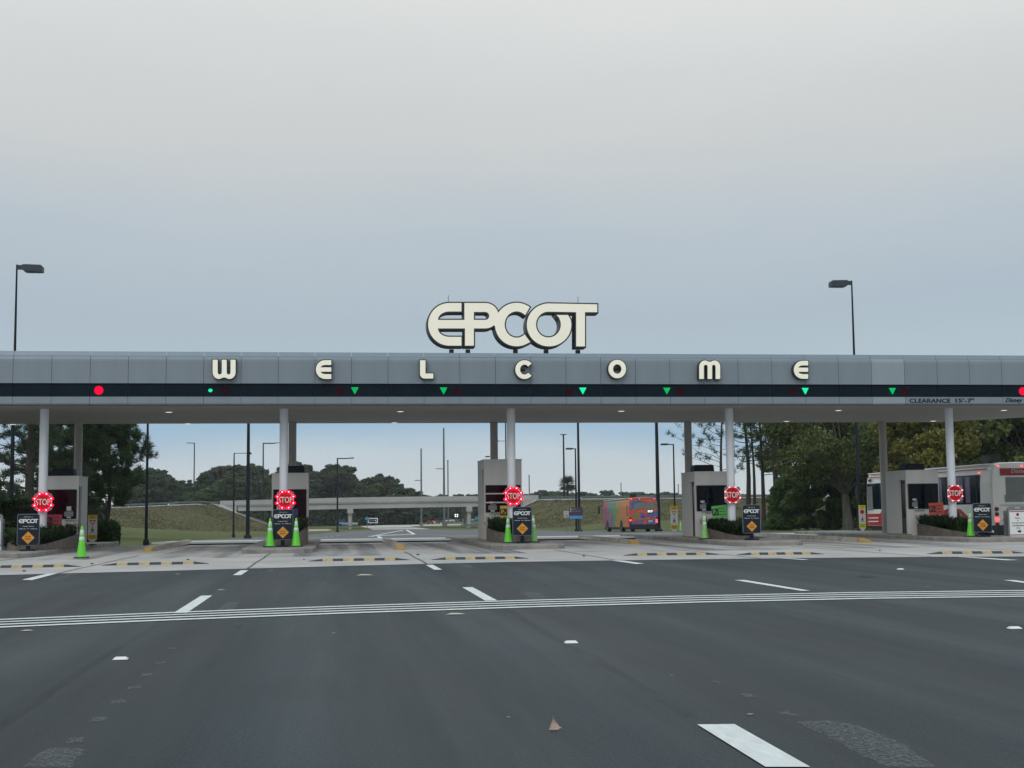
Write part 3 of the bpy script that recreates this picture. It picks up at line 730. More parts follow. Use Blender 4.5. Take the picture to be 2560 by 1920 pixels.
# lane signals in the dark band: one arrow and one disc a lane
def sig_mesh(kind, m):
    b = MB()
    if kind == 'disc': b.prism(arc(0, 0, .145, .145, 0, 345, 23), 0, .012, 'y')
    elif kind == 'arrow':
        if m == 'sig_off_g': b.prism([(0, -.115), (.135, .105), (-.135, .105)], 0, .012, 'y')
        else:
            for j in range(6):
                z = .092 - j * .037; n_ = 6 - j
                for i in range(n_): b.box(((i - (n_ - 1) / 2) * .040, .0, z), (.031 if m == 'sig_green' else .038, .012, .029 if m == 'sig_green' else .036))
    else: b.prism(arc(0, 0, .07, .06, 0, 330, 11), 0, .012, 'y')
    return b.mesh('signal_lens', M[m])
SM = {'R': sig_mesh('disc', 'sig_red'), 'r': sig_mesh('disc', 'sig_off'), 'G': sig_mesh('arrow', 'sig_green'), 'B': sig_mesh('arrow', 'sig_green_b'), 'g': sig_mesh('arrow', 'sig_off_g'), 'D': sig_mesh('dot', 'sig_green_b')}
sig = [(247, 'R', 282, 'g', 'lit red disc signal over the leftmost lane in view'), (526, 'D', 563, 'r', 'small green light signal under the letter W'), (887, 'G', 850, 'r', 'green arrow signal right of the first letter E'),
       (1109, 'G', 1144, 'r', 'green arrow signal under and right of the letter L'), (1457, 'B', 1424, 'r', 'bright green arrow signal left of the letter O'), (1667, 'G', 1701, 'r', 'green arrow signal between the letters O and M'),
       (2013, 'B', 1983, 'r', 'green arrow signal just under the last letter E'), (2231, 'G', 2262, 'r', 'green arrow signal under the paler fascia panel'), (2557, 'R', 2592, 'g', 'lit red disc signal cut by the right edge of the view')]
for ua, ka, ub, kb, lab in sig:
    p = W(ua, 979.5, YF + .05); q = W(ub, 979.5, YF + .05)
    t = thing('lane_signal', lab, 'lane signal', (p[0], YF + .052, 5.255))
    obj('signal_lens', SM[ka], t, (0, -.010, 0)); obj('signal_lens', SM[kb], t, (q[0] - p[0], -.010, 0))
    w = abs(q[0] - p[0]) + .42
    part('signal_housing', MB().box(((q[0] - p[0]) / 2, .0, 0), (w, .014, .37)), 'band', t)

# the bracket on the roof edge at the right
t = thing('roof_bracket', 'tiny dark bracket on the canopy roof edge near the right side of the view', 'bracket', (23.2, YF + .5, 6.38))
part('foot', MB().box((0, 0, .1), (.16, .12, .2)), 'reveal', t); part('rod', MB().tube([(0, 0, .2), (-1.3, .1, .14)], .012, 5), 'reveal', t)

# ---------------------------------------------------------------- rooftop sign
YS = 45.75
def Z1(a, b): return (1020 + a / 4.254, 700 + b / 4.254)          # enlargement of the sign -> picture
def toW(pl, fn, Y): return [(lambda w: (w[0], w[2]))(W(*fn(a, b), Y)) for a, b in pl]
E_out = [(600, 245), (820, 245)] + arc(820, 380, 142, 135, -90, -14, 8)[1:] + arc(1155, 474, 232, 231, -146, -53, 14) + [(1246, 372)] + \
    arc(1155, 474, 128, 140, -52, -270, 24)[1:-1] + arc(1155, 474, 128, 140, -270, -312, 6) + [(1262, 610), (1300, 660)] + arc(1155, 474, 230, 231, 56, 176, 18)[1:] + \
    arc(820, 380, 142, 135, 48, 90, 5) + [(700, 515), (700, 698), (606, 698), (606, 515), (318, 515)] + \
    arc(440, 515, 122, 90, 180, 90, 8)[1:] + [(568, 605), (568, 698), (440, 698)] + arc(440, 471.5, 226, 226.5, 90, 270, 28)[1:] + [(568, 245), (568, 335), (440, 335)] + \
    arc(440, 425, 122, 90, -90, -180, 8)[1:] + [(600, 425)]
P_hole = [(700, 340), (822, 340)] + arc(822, 382.5, 42, 42.5, -90, 90, 8)[1:] + [(700, 425)]
T_out = [(1497, 253), (2008, 262), (2008, 345), (1878, 345), (1878, 708), (1785, 708), (1785, 345), (1484, 340)] + arc(1490, 477, 132, 137, -92, -360, 26)[1:] + \
    arc(1490, 477, 132, 137, 0, -34, 5)[1:] + [(1578, 375), (1698, 376)] + arc(1497, 480, 236, 228, -22, 270 - 0, 40)[1:]
sign = thing('rooftop_sign', 'large cream EPCOT lettering with dark green edges standing on the canopy roof', 'sign', (6.0, YS, 6.38))
def rel(me, dx, dz): me.transform(Matrix.Translation((-dx, 0, -dz))); return me
for loops, nm, dy in ((([E_out, P_hole]), 'joined letters E, P and C', 0.0), (([T_out]), 'joined letters O and T', -.06)):
    L_ = [toW(l, Z1, YS) for l in loops]
    can = obj('letter_can', rel(filled('letter_can', L_, dy, .60, 'can', rim=.046), 6.0, 6.38), sign)
    can['label'] = nm
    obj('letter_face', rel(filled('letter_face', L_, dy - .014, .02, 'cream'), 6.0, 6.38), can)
for a in (470, 645, 1154, 1482, 1822):
    p = W(*Z1(a, 750), YS); part('post', MB().box((p[0] - 6.0, .30, .17), (.15, .15, .34)), 'can', sign)
p0, p1 = W(*Z1(435, 765), YS)[0], W(*Z1(1848, 765), YS)[0]
part('base_rail', MB().box(((p0 + p1) / 2 - 6, .18, .09), (p1 - p0, .12, .05)), 'can', sign)
p0, p1 = W(*Z1(430, 760), YS)[0], W(*Z1(582, 760), YS)[0]
part('base_plate', MB().box(((p0 + p1) / 2 - 6, .12, .155), (p1 - p0, .2, .05)), 'can', sign)
for a, z0, z1 in ((433, 225, 155), (1817, 240, 168)):
    p = W(*Z1(a, z0), YS); q = W(*Z1(a, z1), YS)
    part('lightning_rod', MB().tube([(p[0] - 6, .16, p[2] - 6.4), (q[0] - 6, .16, q[2] - 6.38)], .011, 5), 'grey', sign)

# ---------------------------------------------------------------- WELCOME on the fascia
def F4(a, b): return (500 + a / 3.687, 860 + b / 3.687)
def F7(a, b): return (1400 + a / 3.687, 860 + b / 3.687)
def F6(a, b): return (1960 + a / 3.687, 860 + b / 3.687)
def F3(a, b): return (1140 + a / 2.861, 860 + b / 2.861)
def e_shape(xr, xl, t, b):
    h = b - t; cxx = xl + h * .5; a1, m0, m1, b0 = t + h * .255, t + h * .385, t + h * .615, t + h * .745; ix = xl + h * .26
    return [(xr, t), (xr, a1), (cxx + 4, a1)] + arc(cxx + 4, m0, cxx + 4 - ix, m0 - a1, -90, -180, 6)[1:] + [(xr, m0), (xr, m1), (ix, m1)] + arc(cxx + 4, m1, cxx + 4 - ix, b0 - m1, 180, 90, 6)[1:] + \
        [(xr, b0), (xr, b), (cxx, b)] + arc(cxx, (t + b) / 2, cxx - xl, h / 2, 90, 270, 20)[1:]
def w_shape(x0, x1, t, b, flip=False):
    w = x1 - x0; s_ = w * .218; c0, c1 = x0 + w * .40, x0 + w * .612; g1, g2 = x0 + s_, x1 - s_; h = b - t
    P_ = [(x0, t), (g1, t), (g1, t + h * .66)] + arc((g1 + c0) / 2, t + h * .66, (c0 - g1) / 2, h * .11, 180, 0, 8) + [(c0, t), (c1, t), (c1, t + h * .66)] + arc((c1 + g2) / 2, t + h * .66, (g2 - c1) / 2, h * .11, 180, 0, 8) + \
        [(g2, t), (x1, t), (x1, t + h * .66)] + arc(x1 - w * .27, t + h * .66, w * .27, h * .34, 0, 128, 10) + arc(x0 + w * .27, t + h * .66, w * .27, h * .34, 52, 180, 10)
    return [(x, t + b - y) for x, y in P_] if flip else P_
L_shape = [(2028, 150), (2078, 150), (2078, 272), (2150, 272), (2150, 318), (2070, 318)] + arc(2070, 276, 42, 42, 90, 180, 6)[1:]
C_shape = arc(490, 183, 66, 67, -40, -320, 30) + arc(490, 183, 32, 36, -322, -38, 22)
O_out = arc(1153, 179, 63, 66, 0, 352, 44); O_in = arc(1153, 179, 30, 34, 0, 350, 35)
letters = [('W', [w_shape(117, 328, 145, 322)], F4, 'letter W, first of the word on the fascia'), ('E', [e_shape(1210, 1068, 149, 322)], F4, 'rounded letter E, second of the word on the fascia'),
           ('L', [L_shape], F4, 'letter L with a rounded corner on the fascia'), ('C', [C_shape], F3, 'open round letter C on the fascia under the rooftop sign'),
           ('O', [O_out, O_in], F3, 'round letter O on the fascia right of the rooftop sign'), ('M', [w_shape(1283, 1476, 152, 322, True)], F7, 'letter M with two rounded tops on the fascia'), ('E', [e_shape(222, 90, 155, 320)], F6, 'rounded letter E, last of the word on the fascia')]
for ch, loops, fn, lab in letters:
    L_ = [toW(l, fn, YF - .2) for l in loops]; xs_ = [p[0] for p in L_[0]]; zs_ = [p[1] for p in L_[0]]
    ox, oz = sum(xs_) / len(xs_), min(zs_)
    t = thing('wall_letter', 'cream ' + lab, 'letter', (ox, YF - .2, oz), group='seven letters spelling WELCOME along the canopy fascia')
    can = obj('letter_can', rel(filled('letter_can', L_, 0, .185, 'can', rim=.028), ox, oz), t)
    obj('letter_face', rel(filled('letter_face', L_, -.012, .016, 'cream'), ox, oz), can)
    part('mount', MB().box((0, .192, (max(zs_) - oz) / 2), (.2, .014, .1)), 'can', t)

# lettering on the lower strip
M['navy'] = mat('navy_print', (.006, .014, .035), .5, .1, 4, spec=.1)
def on_strip(body, u0, u1, v0, v1, name, lab, shear=0.0, bold=.022):
    a, b = W(u0, v1, YF - .006), W(u1, v0, YF - .006)
    me = text(body, b[0] - a[0], b[2] - a[2], 'navy', 0, 0, 0, shear, bold, .006)
    o = obj(name, me, None, ((a[0] + b[0]) / 2, YF - .004, (a[2] + b[2]) / 2)); o['label'] = lab; o['category'] = 'lettering'
on_strip('CLEARANCE', 2274, 2376, 996.5, 1007, 'clearance_lettering', 'dark CLEARANCE lettering on the lower canopy strip')
on_strip('15\'-7"', 2389, 2435, 996, 1006.5, 'clearance_lettering', "dark 15'-7\" height figures right of the word CLEARANCE", bold=.022)
on_strip('Disney', 2514, 2556, 995, 1009, 'script_lettering', 'dark script word on the strip at the right edge of the view', .35)
# ================================================================ PLAZA ISLANDS, KERBS, BUMPS
WHERE = ['leftmost', 'second from left', 'middle', 'second from right', 'rightmost']
IZ = .15
def island(i, x, y0, y1, hw):
    pl = [(x - hw * .72, y0), (x + hw * .72, y0)] + [(x + hw * .93, y0 + .35), (x + hw, y0 + 1.0), (x + hw, y1), (x - hw, y1), (x - hw, y0 + 1.0), (x - hw * .93, y0 + .35)]
    b = MB(); n = len(pl); q = grow(pl, -.03)
    P_ = [(p[0], p[1], -.3) for p in pl] + [(p[0], p[1], IZ - .03) for p in pl] + [(p[0], p[1], IZ) for p in q]
    F_ = [(k, (k + 1) % n, n + (k + 1) % n, n + k) for k in range(n)] + [(n + k, n + (k + 1) % n, 2 * n + (k + 1) % n, 2 * n + k) for k in range(n)] + [tuple(range(2 * n, 3 * n))]
    b.add(P_, F_); o = obj('kerb_island', b.mesh('kerb_island', M['kerb'])); structure(o, ['leftmost', 'second', 'middle', 'fourth', 'rightmost'][i] + ' raised concrete island with its toll booth')
    return o
for i, (x, hw, y0) in enumerate(zip(COLX, (1.25, 1.12, 1.22, 1.2, 1.3), (41.0, 42.0, 42.5, 42.5, 43.0))):
    if i == 0: x -= .35
    island(i, x, y0, 60.5 if i else 57.5, hw)
structure(obj('kerb_island', MB().prism([(-34, 46), (-14.2, 46), (-13.6, 46.6), (-13.6, 54.4), (-34, 54.4)], -.3, .15).mesh('kerb_island', M['kerb_old'])), 'kerbed verge under the hedges at the left edge')

# narrow kerbs between paired lanes, noses painted yellow
def kerb_line(x, y0, y1, dx, lab, w=.34):
    t = thing('lane_divider_kerb', lab, 'kerb', (x, y0, 0), group='low divider kerbs with yellow noses')
    body = MB(); nose = MB(); h = .15
    prof = [(-w / 2, 0), (-w / 2 + .06, h), (w / 2 - .06, h), (w / 2, 0)]
    def seg(b, ya, yb, ta=1.0):
        P_ = [(px_ + dx * ya, ya, z * ta) for px_, z in prof] + [(px_ + dx * yb, yb, z) for px_, z in prof]
        b.add(P_, [(0, 1, 2, 3), (7, 6, 5, 4), (0, 4, 5, 1), (1, 5, 6, 2), (2, 6, 7, 3), (3, 7, 4, 0)])
    seg(nose, 0, .7, .35)
    k = 0; y = .7
    while y < y1 - y0:
        seg(body, y, min(y + 1.48, y1 - y0), 1.0); y += 1.5
    part('kerb_body', body, 'kerb_old', t); part('yellow_nose', nose, 'yellow_paint', t)
kerb_line(G(367, 1380)[0], G(367, 1380)[1], 58.5, .0, 'low divider kerb with a yellow nose right of the leftmost booth')
kerb_line(G(1003, 1375)[0], G(1003, 1375)[1], 57.0, -.0, 'low divider kerb with a yellow nose left of the middle booth')
kerb_line(G(1592, 1361)[0], G(1592, 1361)[1], 57.5, .0, 'low divider kerb with a yellow nose right of the middle booth')
kerb_line(G(2172, 1356.5)[0], G(2172, 1356.5)[1], 57.5, .0, 'low divider kerb with a yellow nose left of the rightmost booth')

def bump(u0, u1, va, vb, lab, skew=0):
    a, b_ = G(u0, va), G(u1, vb); L_ = b_[0] - a[0]; dyt = b_[1] - a[1]
    t = thing('speed_bump', lab, 'speed bump', (a[0], (a[1] + b_[1]) / 2 + .1, .005), math.atan2(dyt, L_) * .5, group='black and yellow rubber speed bumps')
    n = 9; end = .36; w = (L_ - 2 * end) / (n - 2); h = .058; d = .34
    prof = [(-d / 2, 0), (-d / 2 + .07, h * .8), (-.05, h), (.05, h), (d / 2 - .07, h * .8), (d / 2, 0)]
    xsx = [0, end] + [end + w * (k + 1) for k in range(n - 2)] + [L_]
    for k in range(n):
        x0, x1 = xsx[k] + .004, xsx[k + 1] - .004; s0 = .12 if k == 0 else 1; s1 = .12 if k == n - 1 else 1
        P_ = [(x0, y * (s0 * .4 + .6), z * s0) for y, z in prof] + [(x1, y * (s1 * .4 + .6), z * s1) for y, z in prof]; m_ = len(prof)
        mb = MB(); mb.add(P_, [tuple(range(m_))[::-1], tuple(range(m_, 2 * m_))] + [(j, (j + 1) % m_, m_ + (j + 1) % m_, m_ + j) for j in range(m_)])
        part('segment', mb, 'rubber_yellow' if k % 2 else 'rubber_black', t)
bump(-62, 200, 1421, 1417.5, 'speed bump cut by the left edge of the view')
bump(250, 522, 1415, 1410, 'speed bump in front of the lime cone at the left')
bump(770, 1024, 1404, 1400.5, 'speed bump right of the second booth from the left')
bump(1078, 1323, 1400, 1397, 'speed bump in front of the middle booth')
bump(1555, 1801, 1389, 1387, 'speed bump left of the second booth from the right')
bump(1834, 2066, 1387, 1386, 'speed bump below the fourth charcoal hours board')
bump(2303, 2572, 1384.5, 1383.5, 'speed bump in front of the rightmost booth')

# ================================================================ BOOTHS
def booth(x, y, w, d, h, side, bow, win, label, ac=True, tall=False, glass='glass_dark', acx=0.0):
    """side: +1 door slot on the +x side, -1 on the -x side, 0 none. Front face looks to -y, bowed outward."""
    t = thing('toll_booth', label, 'toll booth', (x, y, IZ))
    hw = w / 2
    def front(n=8, r=0.0):
        return [(-hw + w * k / n, -bow * (1 - (2 * k / n - 1) ** 2)) for k in range(n + 1)]
    # walls as an outline with the window band open at the front
    z0, z1 = win
    fr = front(10)
    s_ = side
    slot0, slot1 = (.10, .66) if side else (9, 9)
    th = .05
    def ring(b, za, zb, cut):
        """closed body outline between two heights; cut leaves the door slot open"""
        pts = fr + [(hw, .0)] * 0 + [(hw, d), (-hw, d)]
        if not cut: b.prism(clean(pts), za, zb); return
        # front block, rear block and the far side strip beside the slot
        b.prism(clean(fr + [(hw, slot0), (-hw, slot0)]), za, zb)
        b.prism([(-hw, slot1), (hw, slot1), (hw, d), (-hw, d)], za, zb)
        b.prism([(-hw, slot0), (-hw + th, slot0), (-hw + th, slot1), (-hw, slot1)] if s_ > 0 else [(hw - th, slot0), (hw, slot0), (hw, slot1), (hw - th, slot1)], za, zb)
    door_h = h - .32
    body = MB(); ring(body, 0, z0, bool(side)); 
    # between sill and head of the window only a rear block and corner posts
    body.prism([(-hw, slot1 if side else .35), (hw, slot1 if side else .35), (hw, d), (-hw, d)], z0, z1)
    for sx in (-1, 1):
        xx = sx * hw; body.prism([(min(xx, xx - sx * .055), .0), (max(xx, xx - sx * .055), .0), (max(xx, xx - sx * .055), .10), (min(xx, xx - sx * .055), .10)], z0, z1)
    if side: body.prism([(-hw, slot0), (-hw + th, slot0), (-hw + th, slot1), (-hw, slot1)] if s_ > 0 else [(hw - th, slot0), (hw, slot0), (hw, slot1), (hw - th, slot1)], z0, z1)
    ring(body, z1, door_h, bool(side)); ring(body, door_h, h, False)
    part('wall', body, 'booth', t)
    part('plinth', MB().box((0, d / 2 - bow * .3, .03), (w + .02, d + .02, .06)), 'kerb', t)
    # roof rim
    rim = clean(grow(fr + [(hw, d), (-hw, d)], .012)); part('roof', MB().prism(rim, h, h + .045), 'booth', t)
    # glazing: bowed pane with rounded-off look from the frame strip
    mar = .06; gl = MB(); k = 9; xsx = [-hw + mar + (w - 2 * mar) * j / (k - 1) for j in range(k)]
    yy = lambda q: -bow * (1 - (q / hw) ** 2) - .004
    P_ = [(q, yy(q), z) for z in (z0 + .01, z1 - .01) for q in xsx] + [(q, yy(q) + .02, z) for z in (z0 + .01, z1 - .01) for q in xsx]
    F_ = [(j, j + 1, k + j + 1, k + j) for j in range(k - 1)] + [(2 * k + j, 3 * k + j, 3 * k + j + 1, 2 * k + j + 1) for j in range(k - 1)] + [(0, k, 3 * k, 2 * k), (k - 1, 3 * k - 1, 4 * k - 1, 2 * k - 1)]
    gl.add(P_, F_); win_o = part('window', gl, glass, t)
    fm = MB()
    for z in (z0, z1): fm.add([(q, yy(q) - .006 - dd, z + dz) for dd in (0, .012) for dz in (-.012, .012) for q in xsx], [(j, j + 1, k + j + 1, k + j) for j in range(k - 1)] + [(2 * k + j, 2 * k + j + 1, 3 * k + j + 1, 3 * k + j) for j in range(k - 1)] + [(j, j + 1, 2 * k + j + 1, 2 * k + j) for j in range(k - 1)] + [(k + j, k + j + 1, 3 * k + j + 1, 3 * k + j) for j in range(k - 1)])
    for q in (-hw + mar, hw - mar): fm.box((q, yy(q) - .012, (z0 + z1) / 2), (.024, .014, z1 - z0))
    part('frame', fm, 'reveal', win_o)
    if tall:
        for z in (z0 + (z1 - z0) * .36, z0 + (z1 - z0) * .69): part('mullion', MB().box((0, -bow - .02, z), (w - .1, .03, .045)), 'booth', win_o)
    # things stuck to the glass: notice and the till behind it
    qx = (-hw + .30) if side <= 0 else (hw - .30)
    part('notice', MB().box((qx - .05 if side <= 0 else qx, yy(qx) - .012, z0 + .34), (.15, .008, .16 if side > 0 or side == 0 else .07)), 'light_grey', win_o)
    till = MB().box((qx, yy(qx) - .010, z0 + .16), (.30, .008, .16)).box((qx + .02, yy(qx) - .012, z0 + .265), (.20, .008, .03)); part('till', till, 'grey', win_o)
    part('speaker_plate', MB().box((qx, yy(qx) - .010, z0 + .045), (.14, .008, .05)), 'light_grey', win_o)
    part('sill_label', MB().box((qx + .1, -bow * .9 - .03, z0 - .06), (.42, .012, .025)), 'grey', t)
    if side:
        dr = MB().box((s_ * (hw - .10), (slot0 + slot1) / 2, door_h / 2 + .02), (.05, slot1 - slot0 - .02, door_h - .06)); do = part('door', dr, 'booth_dark', t)
        part('door_glass', MB().box((s_ * (hw - .068), (slot0 + slot1) / 2, door_h * .62), (.012, .40, door_h * .6)), 'glass_dark', do)
        part('handle', MB().box((s_ * (hw - .06), slot0 + .12, 1.0), (.03, .03, .16)), 'grey', do)
    if ac:
        a = part('cooling_unit', MB().box((acx, d * .42, h + .045 + .13), (.76, .70, .26), taper=.93), 'ac', t, bevel=.05)
        lv = MB()
        for k2 in range(4): lv.box((acx, d * .42 - .345, h + .10 + k2 * .045), (.6, .012, .014))
        part('louvre', lv, 'reveal', a)
    # small conduit at the corner
    cx_ = -s_ * 0 + (hw - .06 if side > 0 else -hw + .08)
    if side >= 0: part('bollard_box', MB().box((cx_ - .1, -bow - .06, .42), (.13, .1, .24)).tube([(cx_ - .1, -bow - .06, .0), (cx_ - .1, -bow - .06, .32)], .03, 8), 'grey', t)
    return t
BY = 48.35
booth(X_at(146, BY), BY, 1.30, 1.75, 2.37, +1, .03, (.95, 1.94), 'leftmost white toll booth with a dark roof unit and a door on its right side', glass='glass_red_glow', acx=.03)
booth(X_at(724.5, BY), BY, 1.25, 1.7, 2.42, 0, .02, (.88, 1.88), 'white toll booth head-on behind two lime cones, overpass behind it', glass='glass_red_glow', acx=.12)
b3 = booth(X_at(1258, BY), BY, 1.36, 2.1, 2.86, -1, .03, (1.02, 1.97), 'tallest toll booth, glow-painted window in three bands, no roof unit, under the rooftop sign', ac=False, tall=True, glass='glass_red_glow')
booth(X_at(1781, BY), BY, 1.27, 1.9, 2.37, -1, .13, (.98, 1.90), 'white toll booth with rounded front and a tilted green board beside it', acx=-.12)
booth(X_at(2309, BY), BY, 1.27, 1.9, 2.37, -1, .15, (.98, 1.90), 'white toll booth with rounded front standing before the long bus', acx=-.05)
t = thing('safety_strap', 'yellow reflective strap hanging on the left side of the tallest booth', 'strap', (X_at(1206.5, 48.5), 48.45, IZ))
part('strap', MB().box((0, 0, .85), (.035, .02, .16)).box((.012, -.01, .62), (.035, .02, .12)), 'sign_yellow', t)

# ---------------------------------------------------------------- planters and their grass
def tuft_mesh(x0, x1, y0, y1, zf, n, seed, h=.42):
    r = np.random.default_rng(seed); P_ = []
    c = np.stack([r.uniform(0, 1, n), r.uniform(0, 1, n)], 1)
    yy = y0 + (y1 - y0) * c[:, 1]; wid = .35 + .65 * c[:, 1]
    xx = (x0 + x1) / 2 + (x1 - x0) / 2 * (2 * c[:, 0] - 1) * wid
    zz = np.array([zf(v) for v in yy])
    B_ = np.stack([xx, yy, zz], 1)
    a = r.uniform(0, 2 * PI, n); lean = r.uniform(.15, .95, n); hh = h * r.uniform(.35, 1.35, n)
    d = np.stack([np.cos(a) * lean, np.sin(a) * lean, np.ones(n)], 1); mid = B_ + d * hh[:, None] * .55
    tip = mid + np.stack([np.cos(a) * lean * 1.2, np.sin(a) * lean * 1.2, np.full(n, .35) - lean * .45], 1) * hh[:, None] * .5
    s_ = np.stack([-np.sin(a), np.cos(a), np.zeros(n)], 1) * .016
    return soup('grass_blades', np.concatenate([np.stack([B_ - s_, B_ + s_, mid + s_, mid - s_], 1), np.stack([mid - s_, mid + s_, tip + s_ * .3, tip - s_ * .3], 1)]).reshape(-1, 3), 4, 'blade')
def planter(i, x, y0, y1, hw, h0, h1, lab, gh=.4, n=2600):
    t = thing('planter', lab, 'planter', (x, 0, IZ))
    pl = [(-hw * .42, y0), (hw * .42, y0), (hw * .85, y0 + .9), (hw, y0 + 2.2), (hw, y1), (-hw, y1), (-hw, y0 + 2.2), (-hw * .85, y0 + .9)]
    hz = lambda y: h0 + (h1 - h0) * ((y - y0) / (y1 - y0)) ** .8
    n_ = len(pl); q = grow(pl, -.10)
    P_ = [(p[0], p[1], 0) for p in pl] + [(p[0], p[1], hz(p[1])) for p in pl] + [(p[0], p[1], hz(min(max(p[1], y0), y1))) for p in q] + [(p[0], p[1], hz(min(max(p[1], y0), y1)) - .06) for p in q]
    F_ = []
    for r_ in range(3): F_ += [(r_ * n_ + k, r_ * n_ + (k + 1) % n_, (r_ + 1) * n_ + (k + 1) % n_, (r_ + 1) * n_ + k) for k in range(n_)]
    F_.append(tuple(range(3 * n_, 4 * n_)))
    part('planter_wall', MB().add(P_, F_), 'planter', t)
    o = obj('grass_blades', tuft_mesh(-hw * .98, hw * .98, y0 + .25, y1 - .15, lambda y: hz(y) - .08, n, 40 + i, gh), t); o['kind'] = 'stuff'
planter(0, COLX[0] + .15, 43.6, 48.2, .80, .13, .42, 'low concrete planter of strap grass before the leftmost booth', .60, 3800)
planter(1, COLX[1] + .14, 44.4, 48.2, .66, .40, .62, 'tall concrete planter of strap grass behind two lime cones', .55, 3400)
planter(2, COLX[2] - .05, 44.9, 48.1, .72, .30, .46, 'concrete planter of strap grass beside the tallest booth', .64, 3400)
planter(3, COLX[3] - .12, 45.1, 48.1, .66, .12, .42, 'sloping concrete planter with a green parking board', .54, 3800)
planter(4, COLX[4] - .18, 45.3, 48.1, .70, .14, .44, 'sloping concrete planter with a red-orange parking board', .56, 3800)

# ---------------------------------------------------------------- flashing stop signs on the columns
def stop_sign(u, v, led, halo, lab):
    y = 46.72; p = W(u, v, y)
    t = thing('stop_sign', lab, 'stop sign', (p[0], y, p[2]), group='flashing stop signs on the front columns')
    part('bracket', MB().box((0, .09, 0), (.06, .12, .3)), 'grey', t)
    part('backing_plate', MB().prism(rrect(-.29, -.29, .29, .29, .09), .02, .03, 'y'), 'grey', t)
    R_ = .30; oc = [(R_ * math.cos(math.radians(22.5 + 45 * k)), R_ * math.sin(math.radians(22.5 + 45 * k))) for k in range(8)]
    part('border', MB().prism(oc, .008, .018, 'y'), 'white', t)
    part('face', MB().prism([(a * .945, b * .945) for a, b in oc], .001, .006, 'y'), 'red', t)
    obj('lettering', text('STOP', .46, .205, 'white', 0, 0, -.001, bold=.008), t)
    lm_ = MB(); hm = MB()
    for k in range(8):
        a = math.radians(22.5 + 45 * k); cx_, cz_ = .287 * math.cos(a), .287 * math.sin(a)
        lm_.prism([(cx_ + .022 * math.cos(q), cz_ + .020 * math.sin(q)) for q in [2 * PI * j / 10 for j in range(10)]], -.052 if halo else -.03, -.004, 'y')
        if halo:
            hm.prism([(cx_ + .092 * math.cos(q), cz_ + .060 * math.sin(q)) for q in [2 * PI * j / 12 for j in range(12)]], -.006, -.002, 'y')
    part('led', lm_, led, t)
    if halo: part('led_glow_disc', hm, 'led_halo', t)  # added glow discs, standing in for bloom; the sign has no such lenses
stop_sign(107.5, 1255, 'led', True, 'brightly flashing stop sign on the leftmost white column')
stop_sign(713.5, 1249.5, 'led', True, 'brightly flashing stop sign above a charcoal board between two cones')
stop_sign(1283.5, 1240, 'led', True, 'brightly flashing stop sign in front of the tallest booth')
stop_sign(1831.5, 1237, 'led_dim', False, 'stop sign with dim lights by the tilted green board')
stop_sign(2388, 1233, 'led_dim', False, 'stop sign with dim lights on the rightmost white column')

# ---------------------------------------------------------------- hours boards
logo_loops = None
def hours_board(u0, u1, v0, v1, foot_v, lab, D=44.6, cover=0):
    x0, z1 = W(u0, v0, D)[0], W(u0, v0, D)[2]; x1, z0 = W(u1, v1, D)[0], W(u1, v1, D)[2]
    w, h = x1 - x0, z1 - z0
    t = thing('hours_board', lab, 'notice board', ((x0 + x1) / 2, D, IZ), group='charcoal opening hours boards on the islands')
    zb = z0 - IZ
    part('edge', MB().prism(rrect(-w / 2, zb, w / 2, zb + h, .07), .0, .022, 'y'), 'board_edge', t)
    part('face', MB().prism(rrect(-w / 2 + .018, zb + .018, w / 2 - .018, zb + h - .018, .055), -.006, -.001, 'y'), 'board', t)
    # the park wordmark in miniature
    def mini(pl): return [((a - 1110) / 1800 * w * .86, zb + h * .775 + (470 - b) / 463 * h * .135) for a, b in pl]
    me = join_meshes('wordmark', [filled('a', [mini(E_out), mini(P_hole)], -.012, .004, 'white'), filled('b', [mini(T_out)], -.013, .004, 'white')], 'white')
    obj('wordmark', me, t)
    tx = [text('Welcome to', w * .40, h * .024, 'white', 0, zb + h * .905, -.008), text("Today's Hours", w * .50, h * .034, 'white', 0, zb + h * .605, -.008, bold=.01),
          text('9:00 am  To  9:00 pm', w * .80, h * .034, 'white', 0, zb + h * .525, -.008, bold=.01)]
    obj('lettering', join_meshes('lettering', tx, 'white'), t)
    r = w * .29; cz = zb + h * .245
    dm = part('diamond', MB().prism([(0, cz - r), (r, cz), (0, cz + r), (-r, cz)], -.013, -.008, 'y'), 'orange', t)
    obj('diamond_lettering', join_meshes('x', [text('STOP', r * .85, r * .22, 'dark_print', 0, cz + r * .18, -.015), text('AHEAD', r * 1.0, r * .22, 'dark_print', 0, cz - r * .18, -.015)], 'dark_print'), dm)
    part('stand', MB().box((0, .04, zb / 2 + .02), (.12, .05, zb + .04)).box((0, .03, .03), (.44, .36, .05), taper=.85), 'ac', t)
hours_board(43.5, 98, 1285, 1363.5, 1378, 'charcoal hours board in front of the leftmost column', 43.0)
hours_board(681.5, 733, 1273.5, 1349.5, 1363, 'charcoal hours board standing between two bright lime cones, bridge behind', 43.8)
hours_board(1281, 1330.5, 1267, 1339, 1350, 'charcoal hours board at the foot of the tallest booth', 44.3)
hours_board(1855.5, 1902.5, 1262, 1333, 1347, 'charcoal hours board right of the tilted green board, pine trunks behind', 44.4)
hours_board(2431, 2481, 1258, 1330, 1342, 'charcoal hours board in front of the red and white bus', 44.6)

